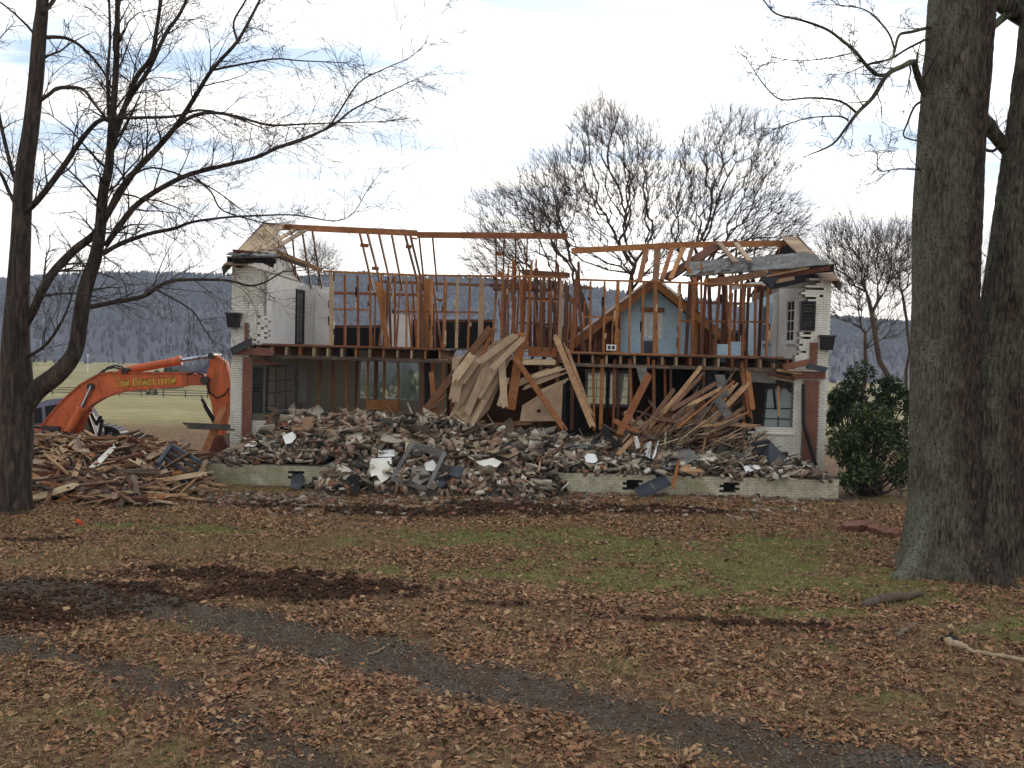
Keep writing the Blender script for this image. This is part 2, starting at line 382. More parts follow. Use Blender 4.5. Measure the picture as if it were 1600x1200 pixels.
gzf = gzf - .035*dr*near + near*so*(.02+.10*np.maximum(fbm(gxf, gyf, 2.6, 8)-.42, 0)*2)
nx, ny = len(XS), len(YS)
ii = (np.arange(ny-1)[:, None]*nx+np.arange(nx-1)[None]).ravel()
GF = np.stack([ii, ii+1, ii+1+nx, ii+nx], 1)
m = NT('ground_mat')
a1, a2, a3, a4 = m.attr('green'), m.attr('soil'), m.attr('drive'), m.attr('field')
n0 = m.noise(.9, 6, .6); n1 = m.noise(5, 6, .65); n2 = m.noise(28, 5, .65); n3 = m.noise(110, 3, .6)
dry = m.ramp(m.math('ADD', m.math('MULTIPLY', n1, .45), m.math('MULTIPLY', n2, .55)), [(.36, (62, 45, 34)), (.5, (112, 86, 64)), (.62, (158, 130, 98))])
grn = m.ramp(n1, [(.3, (92, 92, 54)), (.52, (120, 115, 70)), (.7, (150, 138, 92))])
sol = m.ramp(n2, [(.3, (38, 27, 21)), (.5, (68, 45, 33)), (.72, (98, 66, 47))])
grv = m.ramp(n2, [(.3, (52, 47, 42)), (.5, (84, 77, 69)), (.7, (116, 109, 100))])
fl0 = m.noise(.06, 6, .65); fl1 = m.noise(.5, 5, .7)
fld = m.ramp(m.math('ADD', m.math('MULTIPLY', fl0, .5), m.math('MULTIPLY', fl1, .5)), [(.36, (112, 106, 68)), (.5, (142, 132, 90)), (.64, (166, 150, 110))])
c = m.mix(a1, dry, grn); c = m.mix(a3, c, grv); c = m.mix(a2, c, sol); c = m.mix(a4, c, fld)
c = m.hsv(c, .5, 1., m.math('MULTIPLY', m.remap(n3, .3, .7, .55, 1.4), m.remap(n0, .3, .7, .85, 1.1)))
m.done(c, .98, .1, m.math('ADD', n2, m.math('MULTIPLY', n3, .5)), .8, .03)
ground = soup('ground', np.stack([gxf, gyf, gzf], 1), GF, 'ground_mat', smooth=True); ground['kind'] = 'structure'
fld_ = np.clip((gyf-38)/8, 0, 1)+((np.abs(gxf) > 45) & (gyf > 30))
for nm, arr in (('green', gn), ('soil', so), ('drive', dr*(gyf < 40)), ('field', np.clip(fld_, 0, 1))):
    a_ = ground.data.attributes.new(nm, 'FLOAT', 'POINT'); a_.data.foreach_set('value', arr.astype(np.float32))
def GZ(x, y):
    """ground height for arrays, with the soil heaps"""
    d_, g_, s_ = masks(x, y); z = np.array([gz(a, b) for a, b in zip(x, y)])
    return z-.035*d_+s_*(.02+.10*np.maximum(fbm(x, y, 2.6, 8)-.42, 0)*2), d_, g_, s_
# a driveway sheet of packed gravel in the two wheel tracks
def ribbon(name, pts, half, lift):
    pts = [Vector((x, y, 0)) for x, y in pts]; V = []; Fq = []; dense = []
    for a, b in zip(pts[:-1], pts[1:]):
        k = max(2, int((b-a).length/.12)); dense += [a.lerp(b, i/k) for i in range(k)]
    dense = [p for p in dense if -14 < p.x < 14 and 6 < p.y < 30]
    nc = 13
    for i, p in enumerate(dense):
        d = (dense[min(i+1, len(dense)-1)]-dense[max(i-1, 0)]).normalized(); s_ = Vector((-d.y, d.x, 0))
        hl = half*(1+.45*fz(p.x, p.y, 1.6, 4)+.35*fz(p.x, p.y, 6, 2)); hr = half*(1+.45*fz(p.x, p.y, 1.6, 14)+.35*fz(p.x, p.y, 6, 12))
        for j in range(nc):
            u = j/(nc-1)*2-1; q = p+s_*(hl*u if u < 0 else hr*u); V.append((q.x, q.y, 0))
    V = np.array(V); zz_, d_, g_, s_ = GZ(V[:, 0], V[:, 1]); nn = fbm(V[:, 0], V[:, 1], 9, 3)
    edge = np.tile(np.abs(np.linspace(-1, 1, nc)), len(dense))
    V[:, 2] = zz_+lift+.02*(nn-.5)-.03*(edge > .9)
    q = (np.arange(len(dense)-1)[:, None]*nc+np.arange(nc-1)[None]).ravel()
    o = soup(name, V, np.stack([q, q+1, q+1+nc, q+nc], 1), 'gravel_mat', smooth=True); o['kind'] = 'structure'; return o
m = NT('gravel_mat'); g1 = m.noise(3, 5, .6); g2 = m.noise(34, 4, .7); g3 = m.noise(120, 3, .6)
c = m.ramp(g2, [(.28, (54, 45, 37)), (.5, (94, 82, 69)), (.72, (130, 116, 100))]); c = m.mix(m.math('MULTIPLY', m.remap(g1, .4, .6), .85), c, (86, 64, 48))
m.done(m.hsv(c, .5, 1., m.remap(g3, .3, .7, .7, 1.25)), .95, .15, m.math('ADD', g2, g3), 1., .02)
ribbon('driveway', TRACK_A, .52, .008); ribbon('driveway', TRACK_B, .26, .008)

# ---------------------------------------------------------------- far hills and woods
def hill(name, prof, y0, y1, mat):
    """prof: list of (px, py of the ridge); foot at y0, ridge at y1"""
    V = []; Fq = []; n = 120; k = 14
    xs = np.linspace(-420, 2000, n); py = np.interp(xs, [p[0] for p in prof], [p[1] for p in prof])
    for i in range(n):
        top = at(xs[i], py[i], y1); foot = Vector((top.x*y0/y1, y0, -8))
        for j in range(k):
            t = j/(k-1); p = foot.lerp(top, t); p.z = -8+(top.z+8)*(t**1.25)+(6*fz(p.x, p.y, .012, 3)+2.5*fz(p.x, p.y, .05, 5))*t*(1 if j < k-1 else .5)
            V.append(tuple(p))
        V.append((top.x*1.25, y1*1.25, -8))
    K = k+1; q = (np.arange(n-1)[:, None]*K+np.arange(K-1)[None]).ravel()
    V = np.array(V)
    o = soup(name, V, np.stack([q, q+K, q+K+1, q+1], 1), mat, smooth=True); o['kind'] = 'structure'; return V.reshape(n, K, 3)
plain('hill_haze_mat', (74, 74, 80), (96, 95, 101), .02, .98, .05, 0.)  # bare forest grey with distance haze put into the colour as blue
plain('woods_haze_mat', (74, 74, 80), (96, 95, 101), .012, .98, .05, 0.)  # same grey, its blue also standing for haze over the trees
HV = hill('hill', [(-420, 440), (0, 438), (120, 430), (250, 428), (360, 432), (460, 436), (560, 428), (700, 436), (860, 446), (1000, 460), (1150, 478), (1300, 500), (1420, 508), (1560, 512), (2000, 520)], 330, 820, 'hill_haze_mat')
def woods(name, pts, hmin, hmax, label, mat='woods_haze_mat', spread=.32):
    n = len(pts); t = np.linspace(0, 2*np.pi, 5)[:-1]
    V = []; Fc = []; h = rng.uniform(hmin, hmax, n); wd = h*rng.uniform(spread*.6, spread, n)
    base = np.zeros((n, 9, 3)); base[:, :, :] = pts[:, None, :]
    for j in range(4):
        base[:, j, 0] += np.cos(t[j])*wd*.35; base[:, j, 1] += np.sin(t[j])*wd*.35
        jj = rng.uniform(.6, 1.2, n); base[:, 4+j, 0] += np.cos(t[j]+.5)*wd*jj; base[:, 4+j, 1] += np.sin(t[j]+.5)*wd*jj; base[:, 4+j, 2] += h*rng.uniform(.45, .9, n)
    base[:, 8, 2] += h
    b = (np.arange(n)*9)[:, None]
    F3 = np.concatenate([b+np.array([[j, (j+1) % 4, 4+j]]) for j in range(4)]+[b+np.array([[(j+1) % 4, 4+(j+1) % 4, 4+j]]) for j in range(4)]+[b+np.array([[4+j, 4+(j+1) % 4, 8]]) for j in range(4)])
    o = soup(name, base.reshape(-1, 3), F3, mat); return tag(o, label, 'woods', kind='stuff')
n_ = 30000; ai = rng.uniform(0, HV.shape[0]-1.01, n_); bj = np.clip(13-np.abs(rng.normal(0, 5, n_)), .05, 12.95)
bj[:5000] = 13-np.abs(rng.normal(0, .35, 5000)); bj = np.clip(bj, .05, 12.95)
i0 = ai.astype(int); j0 = bj.astype(int); fu = (ai-i0)[:, None]; fv = (bj-j0)[:, None]
pp = (HV[i0, j0]*(1-fu)+HV[i0+1, j0]*fu)*(1-fv)+(HV[i0, j0+1]*(1-fu)+HV[i0+1, j0+1]*fu)*fv
pp[:, 2] -= 1.
woods('woods', pp, 2.6, 5.5, 'bare winter woods covering the long far hill', spread=.2)
n_ = 420; tx = rng.uniform(-75, -28, n_); ty = rng.uniform(205, 270, n_); woods('treeline', np.stack([tx, ty, np.full(n_, -6.7)], 1), 2.5, 6, 'bare treeline along the far edge of the field', spread=.5)

# ---------------------------------------------------------------- leaf litter, grass, stones
def wedge(n, y0, y1, margin=1.1):
    """random ground spots inside what the camera looks over"""
    y = np.sqrt(rng.uniform(y0*y0, y1*y1, n)); x = rng.uniform(-1, 1, n)*(y*.565*margin+.5); return x, y
def scatter_leaves(name, x, y, size, label, cat='leaves', mat='leaf_litter', tones=None, lift=.012, lobed=True):
    n = len(x); z, d_, g_, s_ = GZ(x, y)
    T = np.array([[-.5, 0, 0], [-.22, .3, .1], [.05, .2, .04], [.2, .33, .12], [.5, .03, .02], [.22, -.3, .12], [0, -.18, .03], [-.2, -.32, .1], [0, 0, -.02]])
    if not lobed: T = T[[0, 1, 3, 4, 5, 7]]
    nv = len(T); fs = np.array([[8, i, (i+1) % 8] for i in range(8)])[:, ::-1] if lobed else np.array([[0, 5, 1], [1, 5, 4], [1, 4, 2], [2, 4, 3]])
    a = rng.uniform(0, 2*np.pi, n); s = size*np.clip(rng.lognormal(-.12, .38, n), .4, 2.); tl = rng.normal(0, .28, (n, 2)); cu = rng.uniform(-.8, 1.5, n)
    t = np.repeat(T[None], n, 0); t[:, :, 2] *= cu[:, None]; t[:, :, 1] *= rng.uniform(.55, 1.1, n)[:, None]
    V = np.empty_like(t); ca, sa = np.cos(a)[:, None], np.sin(a)[:, None]
    zt = t[:, :, 2]+t[:, :, 0]*tl[:, :1]+t[:, :, 1]*tl[:, 1:]
    V[:, :, 0] = (t[:, :, 0]*ca-t[:, :, 1]*sa)*s[:, None]+x[:, None]; V[:, :, 1] = (t[:, :, 0]*sa+t[:, :, 1]*ca)*s[:, None]+y[:, None]
    V[:, :, 2] = zt*s[:, None]+(z+lift+.25*s*np.abs(tl).sum(1)*.8)[:, None]
    Fc = (fs[None]+(np.arange(n)*nv)[:, None, None]).reshape(-1, 3)
    tn = rng.uniform(0, 1, n) if tones is None else tones
    o = soup(name, V.reshape(-1, 3), Fc, mat, np.repeat(tn, len(fs))); return tag(o, label, cat, kind='stuff')
x, y = wedge(760000, 7.4, 24.2)
d_, g_, s_ = masks(x, y); nl = fbm(x, y, .8, 21); nm_ = fbm(x, y, 3.2, 31)
keep = (.6*(1-.975*d_)*(1-.8*g_)*(1-.94*s_)*(1-.7*tan_(x, y))*np.clip((nl-.26)*3.6, .3, 1)*np.clip((nm_-.28)*3, .25, 1)) > rng.uniform(0, 1, len(x))
keep &= ~((y > 22.8) & (x < -4) & (x > -13)) | (rng.uniform(0, 1, len(x)) < .25)
x, y = x[keep], y[keep]
k = y < 12.5
scatter_leaves('fallen_leaves', x[k], y[k], .06, 'brown fallen leaves carpeting the ground beside the driveway')
scatter_leaves('fallen_leaves', x[~k], y[~k], .058, 'brown fallen leaves carpeting the lawn before the house', lobed=False)
def scatter_blades(name, x, y, hgt, wid, tones, label):
    n = len(x); z, d_, g_, s_ = GZ(x, y); a = rng.uniform(0, 2*np.pi, n); h = hgt*rng.uniform(.5, 1.4, n); ln = rng.normal(0, .6, (n, 2))*h[:, None]
    V = np.empty((n, 3, 3)); cx, cy = np.cos(a)*wid*.5, np.sin(a)*wid*.5
    V[:, 0] = np.stack([x-cx, y-cy, z-.01], 1); V[:, 1] = np.stack([x+cx, y+cy, z-.01], 1); V[:, 2] = np.stack([x+ln[:, 0], y+ln[:, 1], z+h], 1)
    o = soup(name, V.reshape(-1, 3), np.arange(n*3).reshape(-1, 3), 'grass', tones); return tag(o, label, 'grass', kind='stuff')
x, y = wedge(260000, 7.4, 26)
d_, g_, s_ = masks(x, y); k = np.clip(g_*1.2, 0, 1) > rng.uniform(0, 1, len(x)); x1, y1 = x[k], y[k]
scatter_blades('grass', x1, y1, .055, .014, rng.uniform(0, .62, len(x1)), 'short green lawn grass showing between the fallen leaves')
k = ((1-g_)*(1-.8*d_)*(1-.85*s_)*np.maximum(np.clip((fbm(x, y, 1.4, 41)-.3)*3, .05, 1)*.5, tan_(x, y)*.9)) > rng.uniform(0, 1, len(x)); x1, y1 = x[k], y[k]
scatter_blades('dry_grass', x1, y1, .075, .012, rng.uniform(.42, 1, len(x1)), 'dry tan grass mixed into the leaf litter')
# small stones on the driveway and clods on the bare soil
def scatter_stones(name, x, y, size, mat, label, cat):
    n = len(x); z, *_ = GZ(x, y); T = np.array([[1, 0, 0], [0, 1, 0], [-1, 0, 0], [0, -1, 0], [0, 0, .7], [0, 0, -.7]], float)
    fs = np.array([[0, 1, 4], [1, 2, 4], [2, 3, 4], [3, 0, 4], [1, 0, 5], [2, 1, 5], [3, 2, 5], [0, 3, 5]])
    V = T[None]*rng.uniform(.5, 1.3, (n, 6, 1))*(size*rng.uniform(.4, 1.5, n))[:, None, None]
    a = rng.uniform(0, 6.28, n); ca, sa = np.cos(a)[:, None], np.sin(a)[:, None]
    W = V.copy(); W[:, :, 0] = V[:, :, 0]*ca-V[:, :, 1]*sa+x[:, None]; W[:, :, 1] = V[:, :, 0]*sa+V[:, :, 1]*ca+y[:, None]; W[:, :, 2] += z[:, None]+size*.25+.008
    o = soup(name, W.reshape(-1, 3), (fs[None]+(np.arange(n)*6)[:, None, None]).reshape(-1, 3), mat, np.repeat(rng.uniform(0, 1, n), 8)); return tag(o, label, cat, kind='stuff')
x, y = wedge(60000, 7.4, 16); d_, g_, s_ = masks(x, y); k = d_*.9 > rng.uniform(0, 1, len(x))
scatter_stones('gravel', x[k], y[k], .016, 'gravel_stone', 'grey gravel lying in the wheel tracks of the driveway', 'gravel')
x, y = wedge(60000, 8, 25); d_, g_, s_ = masks(x, y); k = s_*.8 > rng.uniform(0, 1, len(x))
plain('clod', (42, 31, 24), (84, 60, 45), 5, .98, .1, .6)
scatter_stones('soil_clods', x[k], y[k], .04, 'clod', 'dark crumbly clods of churned soil on the lawn', 'soil')
# ================================================================ THE HOUSE
XL, XR, YF, YB = -8.2, 9.2, 27.0, 35.0
Z1, Z2, ZP, ZR, YR = .72, 3.70, 5.85, 7.62, 31.0
HOUSE = thing('ruined_house', 'half demolished white brick house with its front torn away and bare framing', 'house', (.5, 31, 0))
def hp(mb, name, mat, smooth=False, label=None):
    o = mb.build(name, mat, HOUSE, smooth)
    if label: o['label'] = label
    return o
def hbar(name, a, b, wd, th, mat, up=(0, -1, 0), jag=.0, parent=None):
    q = MB(); q.bar(a, b, wd, th, up, jag=jag); return q.build(name, mat, parent or HOUSE)
BW, BH, BT = .215, .068, .1
def bricks(x0, x1, z0, z1, Yf, keep, face, mort, thick=.3, axis='x', sgn=-1, ragged=True, jamb=None):
    """running bond of real bricks, mortar set 8 mm back; keep(u, z) says what still stands. axis x: wall faces -Y at Yf; axis y: wall runs along Y and faces sgn*X at Yf"""
    nrow = int((z1-z0)/BH); k = int((x1-x0)/BW)+1
    for r in range(nrow):
        z = z0+BH*(r+.5); off = (r % 2)*BW/2
        for i in range(-1, k+1):
            a = max(x0, x0+i*BW-off); b = min(x1, x0+(i+1)*BW-off)
            if jamb: a, b, rg_ = jamb(a, b, z)
            else: rg_ = ragged
            if b-a < .04 or not keep((a+b)/2, z): continue
            if rg_ and not (keep(a-.12, z) or a-.12 < x0) or rg_ and not (keep(b+.12, z) or b+.12 > x1):
                if random.random() < .15: continue
                if random.random() < .5: b = a+(b-a)*.55 if keep(a-.12, z) or a-.12 < x0 else b; a = a if keep(a-.12, z) or a-.12 < x0 else b-(b-a)*.55
            dz = random.uniform(-.003, .003)
            if axis == 'x':
                face.box(((a+b)/2, Yf+BT/2+dz, z), (b-a-.009, BT, BH-.009)); mort.box(((a+b)/2, Yf+.009+thick/2, z), (b-a+.0005, thick, BH+.0005))
            else:
                face.box((Yf-sgn*(BT/2+dz), (a+b)/2, z), (BT, b-a-.009, BH-.009)); mort.box((Yf-sgn*(.009+thick/2), (a+b)/2, z), (thick, b-a+.0005, BH+.0005))
def jag(z, s=0): return .3*noise.noise(Vector((z*1.3, s*3.1, 2)))+.16*noise.noise(Vector((z*4.5, s*1.7, 5)))
wallL, wallR, morL, morR = MB(), MB(), MB(), MB()
def keepL(x, z):
    if z > 5.95: return x < -7.75+jag(z, 2)
    if z > Z2+.1:
        if x > -7.26+(.0 if z > 4.6 else jag(z, 1)*.8): return False
        return True
    if z > 3.3: return x < -7.6 + jag(z)*.4
    if z > 1.55: return x < -7.62
    return x < -6.5-.55*(z-.7)+jag(z, 4)*.5
bricks(XL, -6.0, .3, 6.25, YF, keepL, wallL, morL, jamb=lambda a, b, z: (a, min(b, -7.62), False) if 1.55 < z <= 3.3 else (a, min(b, -7.26), False) if 4.6 < z < 5.9 else (a, b, True))
def keepR(x, z):
    e = 8.36
    if z > 5.4:
        if x < e+.05: return False
        if x < 8.75 and z > 5.45 and (math.sin(x*31+z*17)+math.sin(z*41+x*7)) > .75: return False
        return x > 8.55 - (6.1-z)*.5 or z < 5.7
    if z > Z2+.15: return x > e + (.0 if z > 4.5 else jag(z, 3)*.7)
    if z > 3.35: return x > 8.15+jag(z, 1)*.8
    if z > 1.72: return x > 8.2
    return x > 6.75+.3*(1.7-z)+jag(z, 5)*.6
bricks(6.6, XR, .3, 6.15, YF, keepR, wallR, morR, jamb=lambda a, b, z: (max(a, 8.2), b, False) if 1.72 < z <= 3.35 else (max(a, 8.36), b, False) if 4.5 < z <= 5.4 else (a, b, True))
for mb, mm, nm in ((wallL, morL, 'left'), (wallR, morR, 'right')):
    o = hp(mb, 'front_wall', 'cream_brick', label='cream painted brick remnant of the front wall at the %s corner' % nm); o['kind'] = 'stuff'
    q = mm.build('mortar', 'mortar', o); q['kind'] = 'stuff'
# gable end walls, brick outside, plaster inside
for X, sg, nm in ((XL, -1, 'left'), (XR, 1, 'right')):
    f, mo = MB(), MB()
    def keepE(y, z, X=X): return z < 6.1 and y > YF+.31
    bricks(YF+.31, YB, .3, 6.1, X, keepE, f, mo, .26, 'y', sg)
    o = hp(f, 'end_wall', 'cream_brick'); o['kind'] = 'stuff'
    q = mo.build('mortar', 'mortar', o); q['kind'] = 'stuff'
IN = .29
# interior faces: left end (white plaster upstairs, tan downstairs), right end (white then blue)
def panel(name, mat, pts, d=(0, .03, 0), label=None):
    q = MB(); q.prism(pts, d); o = hp(q, name, mat, label=label); fixnormals(o.data); return o
xl, xr = XL+IN, XR-IN
panel('plaster_wall', 'plaster', [(xl, YF+.33, Z2), (xl, 33.6, Z2), (xl, 33.6, 6.0), (xl, YF+.33, 6.0)], (.03, 0, 0))
panel('plaster_wall', 'plaster', [(xl, 34.75, Z2), (xl, YB, Z2), (xl, YB, 6.0), (xl, 34.75, 6.0)], (.03, 0, 0))
panel('plaster_wall', 'plaster', [(xl, 33.6, 5.7), (xl, 34.75, 5.7), (xl, 34.75, 6.0), (xl, 33.6, 6.0)], (.03, 0, 0))
panel('plaster_wall', 'grey_plaster', [(xl, YF+.33, .5), (xl, YB, .5), (xl, YB, 3.42), (xl, YF+.33, 3.42)], (.03, 0, 0))
xq = 8.5
panel('plaster_wall', 'plaster', [(xq, YF+.33, Z2), (xq, 29.9, Z2), (xq, 29.9, 5.95), (xq, YF+.33, 5.8)], (.06, 0, 0))
panel('plaster_wall', 'blue_paint', [(xq, 30.1, Z2), (xq, YB, Z2), (xq, YB, 5.6), (xq, 30.1, 5.85)], (.06, 0, 0), 'pale blue plaster wall of the back bedroom')
panel('plaster_wall', 'grey_plaster', [(xr, YF+.33, .5), (xr, YB, .5), (xr, YB, 3.42), (xr, YF+.33, 3.42)], (-.03, 0, 0))
panel('partition', 'plaster', [(xq-.01, 29.92, Z2), (xq-.12, 29.92, Z2), (xq-.2, 29.92, 4.6), (xq-.1, 29.92, 5.2), (xq-.16, 29.92, 5.8), (xq-.01, 29.92, 5.85)], (0, .14, 0))
# a window: frame, sash bars, pane; in a wall along Y (axis y) or along X (axis x)
def window(X, Y, z0, z1, wd, axis, mat='white_paint', rows=2, cols=2, glass='glass', depth=.08, cas=.09, casing=True):
    q = MB()
    def bx(u0, u1, a, b, d0=0., d1=depth):
        if axis == 'y': q.box((X, Y+(u0+u1)/2, (a+b)/2), (d1, u1-u0, b-a))
        else: q.box((X+(u0+u1)/2, Y, (a+b)/2), (u1-u0, d1, b-a))
    h = wd/2
    if casing:
        bx(-h-cas, -h, z0-cas, z1+cas); bx(h, h+cas, z0-cas, z1+cas); bx(-h, h, z1, z1+cas); bx(-h, h, z0-cas, z0)
    fr_ = q.build('window_frame', mat, HOUSE); q = MB(); t = .035
    bx(-h, -h+t, z0, z1, d1=.04); bx(h-t, h, z0, z1, d1=.04); bx(-h+t, h-t, z0, z0+t, d1=.04); bx(-h+t, h-t, z1-t, z1, d1=.04)
    for i in range(1, rows): zc = z0+(z1-z0)*i/rows; bx(-h+t, h-t, zc-.014, zc+.014, d1=.03)
    for i in range(1, cols): uc = -h+wd*i/cols; bx(uc-.012, uc+.012, z0+t, z1-t, d1=.034)
    q.build('sash', mat, fr_); q = MB()
    if axis == 'y': q.box((X, Y, (z0+z1)/2), (.006, wd-.04, z1-z0-.04))
    else: q.box((X, Y, (z0+z1)/2), (wd-.04, .006, z1-z0-.04))
    q.build('pane', glass, fr_); return fr_
w_ = window(xl+.05, 34.17, Z2+.1, 5.65, 1.05, 'y', 'black_paint', 6, 2, 'dark_glass'); w_['label'] = 'tall dark window with many small panes upstairs'
window(xq-.03, 28.4, 4.25, 5.5, .8, 'y', 'white_paint', 4, 2, 'dark_glass')
window(xq-.03, 31.2, 4.25, 5.45, .9, 'y', 'blue_paint', 2, 1, 'dark_glass')
# ground floor and upper floor decks
q = MB(); q.box((.5, 31.15, .62), (XR-XL-.64, 7.6, .2)); hp(q, 'ground_floor', 'mortar')
q = MB(); q.box((-4.9, 31.1, 3.715), (5.9, 7.6, .03)); hp(q, 'floor_deck', 'old_wood')
q = MB(); q.box((5.2, 31.1, 3.715), (7.3, 7.6, .03)); hp(q, 'floor_deck', 'old_wood')
q = MB(); q.box((-.2, 33.2, 3.715), (3.48, 3.4, .03)); hp(q, 'floor_deck', 'old_wood')
q = MB(); q.box((-4.9, 31.4, 3.42), (5.9, 7.0, .03)); hp(q, 'ceiling_panel', 'plaster')
q = MB(); q.box((5.2, 31.4, 3.42), (7.3, 7.0, .03)); hp(q, 'ceiling_panel', 'grey_plaster')
q = MB(); q.box((-.2, 33.3, 3.42), (3.48, 3.2, .03)); hp(q, 'ceiling_panel', 'grey_plaster')
k = 0; x = -7.45
while x < 8.7:
    hole = -1.9 < x < 1.45
    y0 = 31.5 if hole else YF+.08+random.uniform(-.03, .05)
    if not (hole and random.random() < .3):
        hbar('floor_joist', (x, y0, 3.565), (x, YB-.05, 3.565), .045, .24, 'pale_wood' if random.random() < .55 else 'stud_wood', (0, 0, 1))
    if not hole and random.random() < .72:
        q = MB(); q.box((x+.205, y0+.35+random.uniform(0, .5), 3.56), (.36, .08, .2), None, jit=.03); hp(q, 'blocking', random.choice(['matte_black', 'old_wood', 'insulation', 'brown_board']))
    x += .408
for a, b in ((-7.3, -4.0), (-4.0, -1.95), (1.5, 4.6), (4.6, 7.9)):
    hbar('rim_plate', (a, YF+.06, 3.755), (b-.01, YF+.06, 3.755), .09, .045, 'stud_wood', (0, 0, 1))
    hbar('ledger', (a, YF+.1, 3.385), (b-.01, YF+.1, 3.385), .1, .08, 'old_wood', (0, 0, 1))
# upper front stud wall (pixel columns read off the photograph, top and bottom lean separately)
YS_ = YF+.16
studs = [(518, 518, 1.8, 'p'), (539, 539, 1, 's'), (559, 560, 1, 's'), (578, 579, 1, 's'), (617, 617, 1, 's'), (635, 635, .9, 's'), (653, 653, .9, 's'),
         (675, 674, 1, 's'), (695, 693, 1, 's'), (715, 713, 1.3, 'p'), (735, 731, 1, 's'), (753, 750, 2.3, 'p'), (789, 790, 1.4, 'r'), (801, 802, .8, 's'), (815, 814, 1.2, 's'),
         (845, 846, 1, 'r'), (862, 860, 1, 'r'), (878, 874, 1.8, 'p'), (901, 893, 1.8, 's'),
         (923, 922, 1, 's'), (945, 943, 1, 's'), (966, 962, 1.6, 's'), (985, 983, .9, 's'), (1006, 1003, 1, 's'), (1024, 1022, 1, 's'), (1063, 1061, 1, 's'),
         (1084, 1082, 1.4, 's'), (1103, 1096, 1.2, 'r'), (1125, 1117, 1.2, 'r'), (1142, 1140, 1, 's'), (1162, 1160, 1, 's'), (1181, 1180, 1, 's'), (1201, 1198, 1.1, 's')]
WM = {'s': 'stud_wood', 'p': 'pale_wood', 'r': 'red_wood'}
for xt, xb, wd, mt in studs:
    T = at(xt, 430, YS_); B = at(xb, 545, YS_); T.z = ZP-.02; B.z = 3.78; T.y = B.y = YS_
    hbar('stud', B, T, .062*wd, .1, WM[mt], (0, -1, 0), jag=.004)
    if random.random() < .62:      # torn plaster and lath still nailed to the stud
        for _ in range(random.randint(2, 5)):
            t = random.uniform(.1, .98); p = B.lerp(T, t); q = MB(); s_ = random.choice((-1, 1))
            q.box((p.x+s_*(.03*wd+.016), p.y-.02, p.z), (.05, .06, random.uniform(.08, .34)), None, jit=.22); hp(q, 'plaster_scrap', random.choice(['matte_black', 'brown_board', 'old_wood', 'insulation']))
for x0, x1, y0, y1 in ((505, 653, 424, 430), (654, 884, 430, 433), (905, 1046, 437, 441), (1046, 1192, 441, 446)):
    a = at(x0, y0, YS_); b = at(x1, y1, YS_); a.y = b.y = YS_; hbar('top_plate', a, b-Vector((.02, 0, 0)), .1, .055, 'stud_wood', (0, 0, 1))
for x0, x1, yy in ((521, 575, 483), (618, 748, 487), (680, 692, 468), (909, 964, 495), (1064, 1082, 501), (1100, 1196, 502), (838, 872, 470), (640, 652, 372)):
    a = at(x0, yy, YS_+.05); b = at(x1, yy+1, YS_+.05); hbar('fire_block', a, b, .05, .05, 'stud_wood', (0, 0, 1))
# interior partitions of the upper floor: posts and studs deeper in
for xt, xb, yt, Y, wd, mt in ((590, 606, 440, 29, .16, 's'), (607, 600, 440, 29.1, .12, 'r'), (655, 662, 440, 29.4, .15, 'r'), (668, 664, 436, 29.6, .2, 's'), (676, 690, 440, 30, .06, 's'), (662, 680, 440, 30.1, .06, 'r'),
                              (787, 787, 440, 30, .16, 'r'), (838, 836, 420, 30.5, .14, 'r'), (850, 848, 430, 30.4, .12, 'r'), (826, 828, 424, 30.6, .1, 's'), (868, 866, 440, 30.2, .1, 'r'), (858, 858, 430, 32, .1, 's'), (886, 882, 446, 30.2, .14, 'r'), (820, 815, 430, 29.2, .14, 's'),
                              (1108, 1112, 440, 30, .1, 'r'), (1078, 1072, 440, 31, .1, 'r'), (1132, 1128, 440, 30, .1, 'r'), (1150, 1146, 440, 31, .08, 's'), (1170, 1166, 440, 31, .08, 'r'), (1190, 1186, 450, 30, .1, 'r')):
    T = at(xt, yt, Y); B = at(xb, 545, Y); B.z = 3.74; hbar('stud', B, T, wd, .1, WM[mt], jag=.03)
for x0, y0, x1, y1, Y, wd in ((815, 425, 890, 430, 30.4, .16), (818, 446, 838, 448, 30.4, .2), (770, 452, 840, 452, 30.6, .12), (690, 469, 686, 470, 30, .08), (822, 466, 872, 468, 30.6, .08), (810, 505, 850, 505, 30, .08), (900, 449, 926, 450, 30, .1), (664, 494, 674, 494, 30, .07), (840, 508, 872, 506, 30.8, .08), (764, 446, 840, 446, 34.8, .12), (590, 440, 760, 446, 34.9, .1)):
    hbar('header', at(x0, y0, Y), at(x1, y1, Y), wd, .08, 'red_wood', (0, -1, 0), jag=.03)
for i in range(64):      # broken interior studs, hangers and laths of the upper floor
    x_ = random.choice([random.uniform(585, 700), random.uniform(765, 905), random.uniform(780, 900), random.uniform(1088, 1195)]); Y = random.uniform(28, 33); yt = random.uniform(405, 470) if x_ > 760 else random.uniform(430, 480); hbar('stud', at(x_+random.uniform(-9, 9), 545, Y), at(x_, yt, Y), random.uniform(.035, .08), .07, random.choice(['stud_wood', 'red_wood', 'rafter_wood']), jag=.1)
